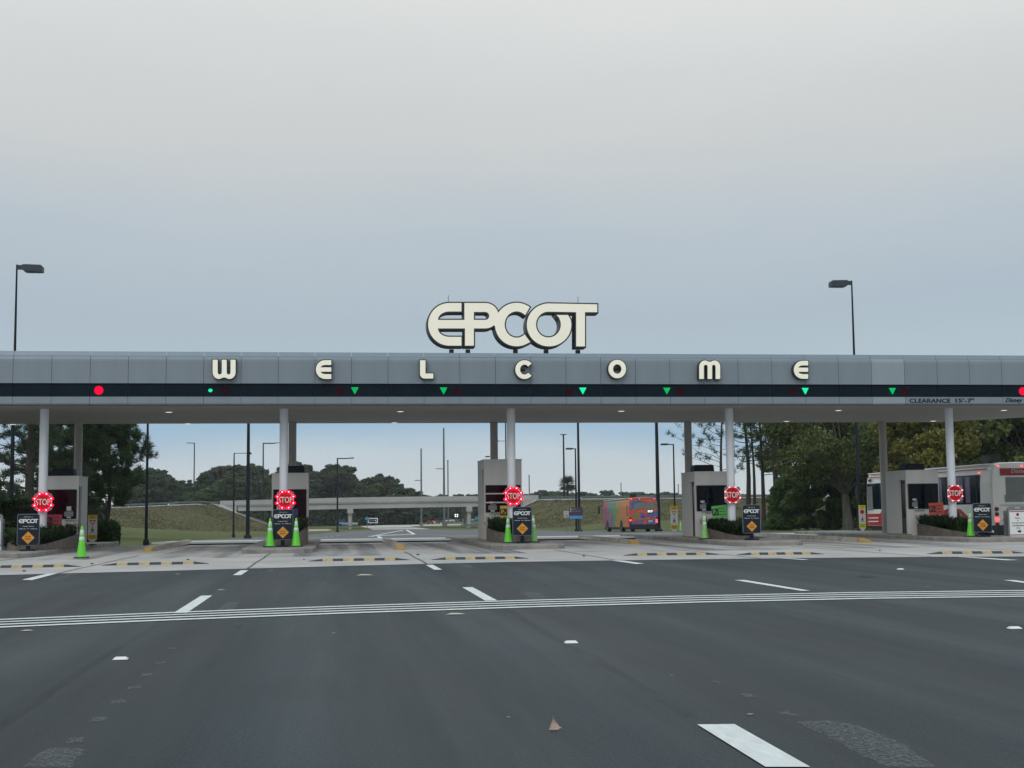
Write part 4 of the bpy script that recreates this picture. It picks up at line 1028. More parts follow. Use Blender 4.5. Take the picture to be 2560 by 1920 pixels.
# ---------------------------------------------------------------- cones
def make_cone(label, loc, body='lime'):
    t = thing('traffic_cone', label, 'traffic cone', loc, group='lime traffic cones')
    part('base', MB().box((0, 0, .022), (.38, .38, .044), taper=.94), 'rubber_black', t, bevel=.006)
    H_ = .914; rr = lambda z: .135 - (.135 - .026) * (z - .04) / (H_ - .04)
    part('body', MB().lathe([(.15, .044), (rr(.07), .07), (rr(H_ - .02), H_ - .02), (rr(H_) * .6, H_)], n=24), body, t)
    for z0, z1 in ((.50, .60), (.66, .80)): part('collar', MB().lathe([(rr(z0) + .001, z0), (rr(z0) + .004, z0 + .004), (rr(z1) + .004, z1 - .004), (rr(z1) + .001, z1)], n=24), 'reflective', t)
    return t
def at(u, D, v=1300): p = W(u, v, D); return p[0]
cone = make_cone('lime traffic cone on the road by the leftmost booth, nearest in view', (at(205.5, 40.0), 40.0, .004))
make = lambda u, D, z, lab, rz=0.0: copy_tree(cone, (at(u, D), D, z), lab, rz)
make(675.5, 43.7, IZ, 'lime cone left of the charcoal board before the second booth', .3)
make(740.5, 43.7, IZ, 'lime cone right of the charcoal board before the second booth', -.2)
make(1270, 44.8, IZ, 'lime cone left of the charcoal board before the tallest booth', .1)
make_cone('faded dark lime cone half behind the board at the tallest booth', (at(1333, 45.3), 45.3, IZ), 'lime_pale')
make(2425.5, 44.9, IZ, 'lime cone left of the board in front of the bus', .2)
make_cone('pale lime cone standing left of the planter by the tilted green board', (at(1757, 47.0), 46.8, IZ), 'lime_pale')
make_cone('small faded cone far off on the verge right of the colourful bus', (at(1701, 118), 118, tz(at(1701, 118), 118)), 'lime_pale')
make_cone('pale cone half hidden behind the rightmost white column', (at(2402, 51), 51, .004), 'lime_pale')

# ---------------------------------------------------------------- parking boards in the planters
def parking_board(uc, vc, m, lab, tilt=0.0, icon=-1, D=47.45, w=.56, h=.44):
    p = W(uc, vc, D); t = thing('parking_board', lab, 'sign board', (p[0], D, p[2]))
    t.rotation_euler = (0, tilt, 0)
    part('panel', MB().prism(rrect(-w / 2, -h / 2, w / 2, h / 2, .015), 0, .02, 'y'), m, t)
    part('stake', MB().box((0, .03, -h * .5 - .25), (.03, .02, .9)), 'grey', t)
    ix = icon * w * .28
    part('icon', MB().prism(rrect(ix - .12, -.12, ix + .12, .12, .02), -.005, -.001, 'y'), 'dark_print', t)
    chk = MB().prism([(ix + .0, -.04), (ix + .03, -.08), (ix + .10, .0), (ix + .085, .02), (ix + .03, -.045), (ix + .015, -.025)], -.010, -.006, 'y')
    obj('lettering', join_meshes('lettering', [text('P', .10, .15, m, ix - .03, .01, -.006, bold=.03), chk.mesh('c', M[m])], m), t)
    ln = MB()
    for k in range(3): ln.box((-ix * .55 + .02 * k * 0, -.004, .11 - k * .11), (w * .40, .006, .018))
    part('printed_lines', ln, 'dark_print', t)
M['b_red'] = mat('pinkish_red_board', (.42, .05, .08), .5, .05, 4); M['b_blue'] = mat('blue_violet_board', (.07, .07, .24), .5, .05, 4)
M['b_yel'] = mat('yellow_board', (.62, .42, .06), .5, .05, 4); M['b_grn'] = mat('green_board', (.12, .46, .10), .5, .05, 4); M['b_org'] = mat('red_orange_board', (.48, .085, .055), .5, .05, 4)
parking_board(133, 1302.5, 'b_red', 'pinkish red board with dark lines behind the leftmost column', .03)
parking_board(724, 1288, 'b_blue', 'blue-violet board mostly hidden behind the charcoal board between the cones', 0)
parking_board(1270, 1280, 'b_yel', 'yellow parking board by the tallest booth')
parking_board(1799, 1279, 'b_grn', 'tilted green parking board beside the fourth column', -.10)
parking_board(2341, 1272, 'b_org', 'red-orange parking board in the rightmost planter', -.03)

# ---------------------------------------------------------------- crosswalk paddles
def paddle(u, v0, v1, D, m, stop, lab):
    x = at(u, D); z1 = W(u, v0, D)[2]; z0 = W(u, v1, D)[2]; gz_ = .06 if D < 58 else .10
    t = thing('crosswalk_paddle', lab, 'road sign', (x, D, z0 if abs(z0) < .5 else 0))
    base = t.location.z; h = z1 - base; w = .33
    pl = [(-w / 2, h * .20), (-.03, h * .02 + .06), (.03, h * .02 + .06), (w / 2, h * .20), (w / 2, h), (-w / 2, h)]
    part('panel', MB().prism(pl, 0, .012, 'y'), 'sign_white', t)
    part('top_band', MB().prism([(-w / 2, h * .86), (w / 2, h * .86), (w / 2, h * 1.002), (-w / 2, h * 1.002)], -.004, -.001, 'y'), m, t)
    part('bottom_band', MB().prism([(-w / 2, h * .20), (w / 2, h * .20), (w / 2, h * .345), (-w / 2, h * .345)], -.004, -.001, 'y'), m, t)
    part('base', MB().box((0, 0, .02), (.36, .3, .05), taper=.6), 'rubber_black', t)
    cz = h * .76
    if stop: part('stop_mark', MB().prism([(.10 * math.cos(math.radians(22.5 + 45 * k)), cz + .10 * math.sin(math.radians(22.5 + 45 * k))) for k in range(8)], -.005, -.001, 'y'), 'red', t)
    else:
        yl = part('yield_mark', MB().prism([(-.12, cz + .08), (0, cz - .12), (.12, cz + .08)], -.005, -.001, 'y'), 'bus_maroon', t)
        part('yield_centre', MB().prism([(-.07, cz + .05), (0, cz - .065), (.07, cz + .05)], -.009, -.006, 'y'), 'sign_white', yl)
    q = h * .44
    ped = MB().prism(arc(.0, q + .155, .022, .022, 0, 324, 9), -.006, -.001, 'y')
    ped.prism([(-.025, q + .125), (.028, q + .12), (.03, q + .05), (-.02, q + .05)], -.006, -.001, 'y')
    ped.prism([(-.02, q + .055), (.01, q + .05), (-.03, q - .02), (-.075, q - .045), (-.085, q - .03), (-.05, q - .005)], -.006, -.001, 'y')
    ped.prism([(.0, q + .05), (.03, q + .055), (.05, q - .0), (.075, q - .045), (.055, q - .05), (.025, q + .0)], -.0065, -.0015, 'y')
    ped.prism([(-.02, q + .115), (-.065, q + .06), (-.055, q + .05), (-.01, q + .09)], -.0062, -.0012, 'y')
    ped.prism([(.02, q + .11), (.07, q + .08), (.065, q + .065), (.02, q + .085)], -.0064, -.0014, 'y')
    part('walking_figure', ped, 'dark_print', t)
    obj('lettering', join_meshes('l', [text('STATE', w * .6, .05, 'dark_print', 0, h * .955, -.006), text('LAW', w * .42, .05, 'dark_print', 0, h * .90, -.006), text('TO', w * .2, .04, 'dark_print', 0, h * .61, -.003),
        text('WITHIN', w * .62, .045, 'dark_print', 0, h * .30, -.006), text('CROSSWALK', w * .8, .045, 'dark_print', 0, h * .245, -.006)], 'dark_print'), t)
paddle(231.5, 1287.5, 1363, 51.0, 'sign_yellow', False, 'amber and white crosswalk paddle with a yield triangle right of the leftmost booth')
paddle(1685.5, 1265, 1337, 60.0, 'sign_yellow', False, 'amber and white crosswalk paddle with a yield triangle near the colourful bus')
paddle(2156, 1263, 1333, 61.0, 'sign_lime', True, 'lime-yellow crosswalk paddle with a red stop mark near the bus front')

# ---------------------------------------------------------------- A-frame at the right edge, sliver of another at the left
def a_frame(x, D, z, lab, full=True):
    t = thing('a_frame_sign', lab, 'sign board', (x, D, z))
    w, h = .70, 1.13
    fr = MB().prism(rrect(-w / 2, .06, w / 2, h, .10), -.02, .03, 'y'); part('frame', fr, 'grey', t)
    part('rear_leg', MB().box((0, .32, .5), (w * .94, .03, .95)), 'grey', t)
    part('handle_slot', MB().prism(rrect(-.10, h - .075, .10, h - .04, .015), -.026, -.021, 'y'), 'light_grey', t)
    pn = part('insert', MB().prism([(-w / 2 + .055, .12), (w / 2 - .055, .12), (w / 2 - .055, h - .15), (-w / 2 + .055, h - .15)], -.030, -.022, 'y'), 'white', t)
    for zz in (h - .185, .155): part('stripe', MB().box((0, -.032, zz), (w - .115, .003, .028)), 'bus_maroon', pn)
    if full:
        part('emblem', MB().prism([(.055 * math.cos(math.radians(22.5 + 45 * k)), .845 + .055 * math.sin(math.radians(22.5 + 45 * k))) for k in range(8)], -.034, -.031, 'y'), 'bus_maroon', pn)
        L_ = [text('Buses', .17, .05, 'dark_print', 0, .73, -.032), text('&', .04, .045, 'dark_print', 0, .645, -.032), text('Transportation', .47, .055, 'dark_print', 0, .56, -.032, bold=.008),
              text('Cast Members', .43, .05, 'dark_print', 0, .475, -.032, bold=.008), text('Only', .14, .055, 'dark_print', 0, .385, -.032)]
        obj('lettering', join_meshes('l', L_, 'dark_print'), pn)
        part('arrow', MB().prism([(-.02, .245), (.04, .245), (.04, .215), (.115, .275), (.04, .335), (.04, .305), (-.02, .305)], -.035, -.031, 'y'), 'dark_print', pn)
    part('foot_tray', MB().box((0, .12, .05), (w + .06, .62, .12), taper=.92), 'light_grey', t, bevel=.02)
a_frame(at(2543.5, 44.0), 44.0, .06, 'white notice for buses and cast members in a grey frame at the right edge')
a_frame(at(-21.5, 44.5), 44.5, .15, 'white edge of a notice board cut by the left side of the view', False)

# ================================================================ LAMP POSTS
def lamp_post(u_b, D, v_top, r0, r1, lab, arm=0.0, head=True, zb=None, m='pole', arm_v=None, headl=.55, tilt=0, armw=.05, collar=False, u_t=None):
    x = X_at(u_t if u_t else u_b, D, v_top if u_t else 1300); zb = tz(x, D) if zb is None else zb; H_ = W(u_b, v_top, D)[2] - zb
    t = thing('lamp_post', lab, 'lamp post', (x, D, zb))
    part('pole', MB().tube([(0, 0, -.3), (0, 0, H_ * .5), (0, 0, H_)], [r0, (r0 + r1) / 2, r1], 10), m, t)
    part('base', MB().lathe([(r0 * 1.9, 0), (r0 * 1.8, .18), (r0 * 1.15, .26)], n=12), m, t)
    if arm:
        za = H_ if arm_v is None else W(u_b, arm_v, D)[2] - zb; s_ = 1 if arm > 0 else -1
        part('arm', MB().box((arm / 2, 0, za - armw / 2), (abs(arm), armw, armw)), m, t)
        if head:
            hd = MB(); pr = [(arm, za + .06), (arm + s_ * headl, za + .06), (arm + s_ * (headl + .06), za - .02), (arm + s_ * (headl + .06), za - .12), (arm + s_ * .1, za - .12), (arm, za - .07)]
            hd.prism(pr if s_ > 0 else pr[::-1], -.14, .14, 'y'); ho = part('lamp_head', hd, 'lamp', t)
            part('lens', MB().box((arm + s_ * headl * .55, 0, za - .125), (headl * .6, .2, .01)), 'grey', ho)
    elif head:
        part('lamp_head', MB().box((0, 0, H_ + .08), (headl, .3, .22)), 'lamp', t)
    return t
# the two tall near ones show above the canopy
def big_lamp(u_t, v_t, D, s_, lab):
    p = W(u_t, v_t, D); zb = tz(p[0], D); H_ = p[2] - zb
    t = thing('lamp_post', lab, 'lamp post', (p[0], D, zb))
    part('pole', MB().tube([(0, 0, -.3), (0, 0, H_)], [.105, .036], 12), 'pole', t); part('base', MB().lathe([(.2, 0), (.19, .25), (.12, .35)], n=14), 'pole', t)
    ar = part('arm', MB().box((s_ * .16, 0, H_ - .12), (.26, .1, .20)), 'lamp', t)
    pr = [(.27, -.0), (1.04, -.02), (1.13, -.10), (1.13, -.34), (.36, -.33), (.27, -.25)]
    hd = MB().prism([(s_ * a, H_ + b) for a, b in (pr if s_ > 0 else pr[::-1])], -.20, .20, 'y'); ho = part('lamp_head', hd, 'lamp', t, bevel=.012)
    part('lens', MB().box((s_ * .72, 0, H_ - .345), (.6, .3, .012)), 'grey', ho)
big_lamp(42.3, 661.5, 61.5, 1, 'tall dark lamp post rising above the canopy at the left')
big_lamp(2129, 701.5, 64, -1, 'tall dark lamp post rising above the canopy at the right')
lamp_post(366, 60.5, 1000, .075, .04, 'dark lamp pole on the lawn at the edge of the near trees', head=False, u_t=None)
lamp_post(584, 118, 1132.5, .085, .05, 'short-armed lamp post whose arm meets a taller pole', arm=1.15, headl=.25)
lamp_post(619.5, 95, 930, .14, .08, 'tall dark pole just left of the second booth', head=False)
lamp_post(484, 362, 1107, .20, .13, 'thin distant lamp post above the embankment trees', arm=-.9, headl=1.1, armw=.18, zb=-2.8)
lamp_post(657, 368, 1107, .24, .16, 'distant lamp post with long right arm beside the second column', arm=3.2, headl=1.2, armw=.28, zb=-2.8)
lamp_post(843.5, 222, 1145, .16, .11, 'lamp post with a right arm in front of the overpass', arm=1.9, headl=.7, armw=.16)
lamp_post(1053.5, 398, 1121, .28, .20, 'grey mast behind the overpass, left one of three', arm=-1.9, head=False, m='pole_grey', arm_v=1200, armw=.22, zb=-2.85)
lamp_post(1110.5, 396, 1070, .36, .22, 'tallest grey mast behind the overpass', arm=-2.4, head=False, m='pole_grey', arm_v=1171, armw=.22, zb=-2.85)
lamp_post(1120.5, 430, 1152, .24, .18, 'grey mast just right of the tallest one behind the overpass', head=True, m='pole_grey', zb=-2.85)
lamp_post(1266.5, 150, 1010, .085, .07, 'dark pole hidden behind the middle white column', arm=-.85, arm_v=1102, headl=.25)
lamp_post(1236, 200, 1141, .11, .09, 'lamp post behind the middle grey column with its head to the left', arm=-.6, headl=.6)
lamp_post(1324, 520, 1189, .26, .2, 'thin far lamp post right of the tallest booth', m='pole_grey')
lamp_post(1411.5, 352, 1087, .28, .2, 'lamp post standing in front of the palm on the embankment', m='pole', headl=1.6)
lamp_post(1441, 144, 1121, .12, .07, 'lamp post with left arm behind the blue information sign', arm=-.28, headl=.7, armw=.09)
lamp_post(1448.5, 140, 940, .15, .10, 'taller dark pole behind the blue information sign', head=False)
lamp_post(1554, 560, 1208, .24, .18, 'thin far lamp post above the colourful bus', m='pole_grey')
lamp_post(1646, 124, 920, .20, .12, 'thick dark pole right of the colourful bus', head=False, collar=True)
lamp_post(1687.5, 134, 1110, .10, .07, 'lamp post with left arm behind the right crosswalk paddle', arm=-.55, headl=.7, armw=.09)
lamp_post(1697.5, 560, 1212, .24, .18, 'thin far lamp post left of the fourth booth', m='pole_grey')
lamp_post(1873, 560, 1180, .24, .18, 'thin far lamp post seen between the pine trunks', m='pole_grey')
# ================================================================ OVERPASS
YB = 340.0
br = thing('road_bridge', 'long pale concrete overpass on round piers crossing the road', 'bridge', (0, YB, 0))
def zz(u, v): return W(u, v, YB)[2]
bx = [(550, 1252, 1263, 1263.5), (594, 1251, 1262, 1277.5), (700, 1248, 1259.5, 1276), (876, 1243.6, 1255.5, 1272), (1030, 1241.5, 1253, 1269), (1190, 1240, 1251.5, 1266.5), (1338, 1240, 1251, 1265.5)]
X_ = [X_at(u, YB, 1260) for u, *_ in bx]
def strip(name, rows, y0, y1, m):
    """rows: (x, z_low, z_high) stations along x"""
    b = MB(); n = len(rows); P_ = []
    for x, a, c in rows: P_ += [(x, y0, a), (x, y1, a), (x, y1, c), (x, y0, c)]
    F_ = [(4 * i + j, 4 * i + (j + 1) % 4, 4 * i + 4 + (j + 1) % 4, 4 * i + 4 + j) for i in range(n - 1) for j in range(4)] + [(0, 1, 2, 3), (4 * n - 1, 4 * n - 2, 4 * n - 3, 4 * n - 4)]
    b.add(P_, F_); return part(name, b, m, br)
strip('parapet', [(x, zz(u, c), zz(u, a)) for x, (u, a, c, d) in zip(X_, bx)], 0, .35, 'bridge')
strip('parapet', [(x, zz(u, c), zz(u, a)) for x, (u, a, c, d) in zip(X_, bx)], 11.2, 11.55, 'bridge')
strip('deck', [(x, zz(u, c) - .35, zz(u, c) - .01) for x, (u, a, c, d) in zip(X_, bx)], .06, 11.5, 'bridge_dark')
for k, yy in enumerate((.75, 3.4, 6.1, 8.8, 11.0)):
    strip('girder', [(x, zz(u, d), zz(u, c) - .36) for x, (u, a, c, d) in list(zip(X_, bx))[1:]], yy - .35, yy, 'bridge')
for u in (875.5, 1173.5):
    x = X_at(u, YB, 1300); top = zz(u, 1271 if u < 900 else 1266.5); g = road_z(YB)
    pr = part('pier_cap', MB().box((x, 5.6, top - .62), (1.45, 11.4, 1.2)), 'bridge', br)
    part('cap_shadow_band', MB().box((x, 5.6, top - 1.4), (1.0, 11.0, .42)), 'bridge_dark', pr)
    for yy in (.9, 5.6, 10.4): part('pier', MB().tube([(x, yy, g - .5), (x, yy, top - 1.5)], .52, 16), 'bridge', br)
# draped slope paving at both abutments
def draped(name, xa, xb, ya, yb, off, m, lab, nx_=24, ny_=12, parent=br):
    gx_, gy_ = np.meshgrid(np.linspace(xa, xb, nx_), np.linspace(ya, yb, ny_)); z = terrain(gx_, gy_)[0] + off
    V_ = np.stack([gx_, gy_ - YB, z], -1).reshape(-1, 3)
    F_ = [(j * nx_ + i, j * nx_ + i + 1, (j + 1) * nx_ + i + 1, (j + 1) * nx_ + i) for j in range(ny_ - 1) for i in range(nx_ - 1)]
    b = MB().add(V_.tolist(), F_, True); o = part(name, b, m, parent); o['label'] = lab; return o
draped('slope_paving', -29.5, -12.5, 334.5, 353, .12, 'slope_paving', 'stained concrete slope under the left end')
draped('slope_paving', 35, 50.5, 334.5, 353, .12, 'slope_paving', 'concrete slope under the right end')
part('wing_wall', MB().add([(X_[0] - .2, -.2, zz(550, 1263)), (X_[0] + 1.0, -.2, zz(550, 1263)), (-17.0, -5.4, -2.2), (-18.2, -5.4, -2.2), (X_[0] - .2, .2, zz(550, 1263)), (X_[0] + 1.0, .2, zz(550, 1263)), (-17.0, -4.9, -2.2), (-18.2, -4.9, -2.2)],
     [(0, 1, 2, 3), (4, 5, 6, 7), (0, 1, 5, 4), (1, 2, 6, 5), (2, 3, 7, 6), (3, 0, 4, 7)]), 'bridge', br)
part('abutment', MB().box((X_[0] + 2.2, 5.7, 1.9), (3.6, 11.2, 2.2)), 'bridge', br)
part('abutment', MB().box((X_[-1] - 1.0, 5.7, 2.0), (2.6, 11.2, 3.0)), 'bridge', br)
part('wing_wall', MB().add([(47.0, -.3, 2.2), (51.0, -.3, 3.9), (51.0, -.3, 5.0), (47.0, -.3, 5.0), (47.0, .1, 2.2), (51.0, .1, 3.9), (51.0, .1, 5.0), (47.0, .1, 5.0)], [(0, 1, 2, 3), (7, 6, 5, 4), (0, 4, 5, 1), (1, 5, 6, 2), (2, 6, 7, 3), (3, 7, 4, 0)]), 'bridge', br)

def guard_rail(xa, xb, y, zf, lab, step=3.8):
    t = thing('guard_rail', lab, 'guard rail', (xa, y, 0)); n = int((xb - xa) / step)
    rl = MB(); xs_ = [(xb - xa) * k / n for k in range(n + 1)]
    for lo, hi in ((.45, .80),):
        P_ = []
        for x in xs_: z = zf(xa + x); P_ += [(x, 0, z + lo), (x, .08, z + lo), (x, .08, z + hi), (x, 0, z + hi)]
        rl.add(P_, [(4 * i + j, 4 * i + (j + 1) % 4, 4 * i + 4 + (j + 1) % 4, 4 * i + 4 + j) for i in range(n) for j in range(4)])
    part('rail', rl, 'rail', t)
    pm = MB().box((0, .14, .35), (.2, .18, 1.0)).mesh('post', M['rail'])
    for x in xs_: obj('post', pm, t, (x, 0, zf(xa + x)))
guard_rail(-92, X_[0] - .3, 337.6, lambda x: tz(x, 337.6) + .1, 'galvanised guard rail climbing to the left end of the overpass')
guard_rail(51.5, 190, 337.6, lambda x: tz(x, 337.6) + .1, 'galvanised guard rail along the embankment right of the overpass')
def shelf(xa, xb, lab):
    b = MB(); n = 14; P_ = []
    for k in range(n + 1):
        x = xa + (xb - xa) * k / n; z = tz(x, 337.4); P_ += [(x, 337.2, z - .2), (x, 339.2, z - .2), (x, 339.2, z + .28), (x, 337.2, z + .12)]
    b.add(P_, [(4 * i + j, 4 * i + (j + 1) % 4, 4 * i + 4 + (j + 1) % 4, 4 * i + 4 + j) for i in range(n) for j in range(4)])
    o = obj('path', b.mesh('path', M['bridge'])); structure(o, lab)
shelf(-110, X_[0] - .2, 'pale road shoulder on the left embankment'); shelf(51, 210, 'pale road shoulder on the right embankment')

# ================================================================ VEHICLES
def wheel(par, x, y, r, w, s_):
    o = part('wheel', MB().lathe([(r * .55, -w / 2), (r * .93, -w / 2), (r, -w * .35), (r, w * .35), (r * .93, w / 2), (r * .55, w / 2)], n=24), 'tyre', par)
    o.rotation_euler = (0, PI / 2, 0); o.location = (x, y, r)
    rm_ = part('rim', MB().lathe([(r * .54, 0), (r * .5, .02), (r * .3, .05), (.02, .055)], (0, 0, w / 2 * s_ - (.03 if s_ > 0 else .02)), n=18), 'rim', o)
def bus(P0, P1, gz0, gz1, kind, lab, L=None):
    """P0, P1: ground points of the rear-left and front-left corner; kind 'red' or 'wrap'"""
    dx, dy = P1[0] - P0[0], P1[1] - P0[1]; L = L or math.hypot(dx, dy); rz = math.atan2(-dx, dy)
    w = 2.58; ca, sa = math.cos(rz), math.sin(rz)
    t = thing('bus', lab, 'bus', (P0[0] + ca * w / 2, P0[1] + sa * w / 2, gz0), rz)
    t.rotation_euler = (math.atan2(gz1 - gz0, L), 0, rz)
    hw = w / 2; H_ = 3.02; body = 'bus_white' if kind == 'red' else M['wrap']; F = H_
    # shell: rounded section swept along the length
    sec = [(-hw, .42), (-hw - .015, 1.2), (-hw, 2.2), (-hw + .05, 2.72), (-hw + .16, 2.94), (-hw + .42, 3.01), (0, 3.04)]
    sec = sec + [(-x, z) for x, z in sec[::-1][1:]]
    n = len(sec); st = [(0, .97, .0), (.12, 1.0, 0), (L - .45, 1.0, 0), (L - .08, .97, 0), (L, .93, 0)]
    P_ = []; 
    for y, k, _ in st: P_ += [(x * k, y, .42 + (z - .42) * (k * .5 + .5)) for x, z in sec]
    F_ = [(i * n + j, i * n + j + 1, (i + 1) * n + j + 1, (i + 1) * n + j) for i in range(len(st) - 1) for j in range(n - 1)] + [tuple(range(n)), tuple(range((len(st) - 1) * n, len(st) * n))] + \
        [(i * n, (i + 1) * n, (i + 1) * n + n - 1, i * n + n - 1) for i in range(len(st) - 1)]
    part('body', MB().add(P_, F_), body, t)
    part('underbody', MB().box((0, L / 2, .36), (w - .3, L - .5, .3)), 'bus_black', t)
    roof = part('roof_edge', MB().box((-hw + .10, L / 2, 2.955), (.14, L - .5, .05)), 'white', t)
    part('roof_pod', MB().box((-hw + .55, .9, 3.2), (.5, .7, .26)).box((-hw + .55, .9, 3.08), (.14, .2, .12)), 'bus_black', t)
    yw = [L * .27, L * .80]
    for y in yw:
        for s_ in (-1, 1): wheel(t, s_ * (hw - .16), y, .50, .30, s_)
        part('wheel_arch', MB().prism([(y + .64 * math.cos(a), .40 + .70 * math.sin(a)) for a in [PI * k / 12 for k in range(13)]], -hw - .022, -hw + .02, 'x'), 'bus_black', t)
    if kind == 'red':
        part('side_window_band', MB().box((-hw - .008, L * .43, 1.93), (.035, L * .70, 1.22)), 'bus_glass', t)
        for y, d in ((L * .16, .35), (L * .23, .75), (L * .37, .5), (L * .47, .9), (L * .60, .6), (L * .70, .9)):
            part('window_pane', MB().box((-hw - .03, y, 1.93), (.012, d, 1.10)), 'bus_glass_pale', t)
        for k in range(7): part('window_pillar', MB().box((-hw - .030, L * .10 + k * L * .11, 1.93), (.014, .05, 1.2)), 'bus_black', t)
        wn_ = part('front_side_window', MB().box((-hw - .006, L * .905, 1.84), (.03, L * .145, 1.25)), 'bus_glass', t)
        part('window_pane', MB().box((-hw - .026, L * .925, 1.84), (.012, L * .045, 1.05)), 'glass_dark', wn_)
        part('window_pane', MB().box((-hw - .026, L * .955, 1.75), (.013, L * .05, 1.15)), 'vent', wn_)
        part('stripe', MB().box((-hw - .002, L / 2, 2.76), (.03, L - .6, .045)), 'bus_maroon', t)
        fr = MB().prism([(L * .845, .44), (L - .05, .44), (L - .05, 1.0), (L * .87, 1.0), (L * .84, 1.22), (L * .80, 1.32), (L * .76, 1.22), (L * .74, .9), (L * .74, .44)], -hw - .017, -hw + .03, 'x')
        part('red_front_panel', fr, 'bus_red', t)
        for z in (.80, .63): part('white_stripe', MB().box((-hw - .03, L * .93, z), (.012, L * .09, .05)), 'white', t)
        part('red_swoosh', MB().prism([(L * .16, .44), (L * .36, .44), (L * .36, 1.05), (L * .30, 1.18), (L * .22, 1.12), (L * .17, .8)], -hw - .019, -hw + .03, 'x'), 'bus_red', t)
        part('marker_lamp', MB().box((-hw - .02, .9, 2.62), (.03, .08, .06)), 'tail_lit', t)
        part('badge', MB().box((-hw - .03, L - .55, 2.62), (.012, .28, .12)), 'bus_black', t)
        # rear
        part('red_band', MB().box((.1, -.006, 2.62), (w - .62, .03, .30)), 'bus_maroon', t)
        sc_ = obj('script_lettering', text('Disney', .8, .22, 'light_grey', .0, 2.63, -.025, .35), t)
        part('rear_grille', MB().box((.22, -.008, 2.03), (1.72, .03, .74)), 'vent', t)
        part('rear_vent', MB().box((-.28, -.008, 1.53), (.86, .03, .30)), 'vent', t)
        part('rear_vent', MB().box((-.05, -.008, .98), (1.25, .03, .20)), 'vent', t)
        part('hatch_line', MB().box((.1, -.004, 1.25), (2.1, .03, .015)), 'reveal', t)
        for z, m_ in ((.79, 'red_lamp_off'), (.58, 'red_lamp_off'), (.37, 'tail_lit'), (.16, 'red_lamp_off')):
            z += .0; part('tail_lamp', MB().prism([(-hw + .17 + .09 * math.cos(q), z + .30 + .09 * math.sin(q)) for q in [2 * PI * j / 14 for j in range(14)]], -.035, .0, 'y'), m_, t)
        part('brake_lamp', MB().prism([(.42 + .10 * math.cos(q), 1.54 + .10 * math.sin(q)) for q in [2 * PI * j / 14 for j in range(14)]], -.035, .0, 'y'), 'red_lamp_off', t)
        for x in (-hw + .32, .12, .45): part('clearance_lamp', MB().box((x, -.01, 2.87), (.09, .05, .05)), 'tail_lit', t)
        for z in (.64, .42): part('maroon_stripe', MB().box((.15, -.004, z), (w - .55, .03, .055)), 'bus_maroon', t)
        part('bumper', MB().box((0, -.05, .22), (w - .05, .20, .42), taper=.98), 'bus_black', t)
    else:
        part('rear_window', MB().box((.10, -.006, 2.28), (w * .66, .03, .52)), 'vent', t)
        part('destination_screen', MB().box((.62, -.02, 1.78), (.52, .02, .36)), 'bus_black', t)
        M['lit_text'] = mat('lit_white_letters', (1, 1, 1), emit=(1, 1, 1), estr=1.6)
        obj('destination_lettering', text('EPCOT', .44, .20, 'lit_text', .62, 1.79, -.034, bold=.03), t)
        part('side_slot', MB().box((-hw - .012, .75, 1.85), (.03, .16, .95)), 'bus_black', t)
        for x in (-hw + .12, hw - .12):
            for z, m_ in ((1.20, 'red_lamp_off'), (1.02, 'tail_lit'), (.86, 'tail_lit' if x > 0 else 'red_lamp_off'), (.70, 'red_lamp_off')):
                part('tail_lamp', MB().prism([(x + .09 * math.cos(q), z + .09 * math.sin(q)) for q in [2 * PI * j / 12 for j in range(12)]], -.035, .0, 'y'), m_, t)
        for x in (-hw + .25, -.35, hw - .3): part('clearance_lamp', MB().box((x, -.01, 2.88), (.09, .05, .07)), 'tail_lit', t)
        part('number_plate', MB().box((.62, -.01, .93), (.36, .03, .16)), 'light_grey', t)
        M['b_orange'] = mat('orange_wrap_band', (.42, .13, .05), .4, .2, 1.5)
        part('engine_cover', MB().box((.05, -.008, 1.12), (1.9, .03, .16)), 'b_orange', t)
        part('bumper', MB().box((0, -.06, .45), (w - .02, .24, .42), taper=.98), 'bus_black', t)
    part('mirror', MB().box((-hw - .33, L + .15, 2.05), (.18, .14, .62)).tube([(-hw, L, 2.5), (-hw - .33, L + .15, 2.4)], .03, 5), 'bus_black', t)
    part('windscreen', MB().box((0, L - .01, 1.9), (w - .35, .06, 1.3)), 'bus_glass', t)
    return t
bus((26.9, 53.2), (25.95, 64.4), -.02, -.13, 'red', 'white and red city bus standing beyond the rightmost booth', L=11.2)
bus((25.65, 117.5), (25.9, 131.5), -.76, -.92, 'wrap', 'bus in an orange, green and violet wrap turning away right of the middle booth', L=13.0)

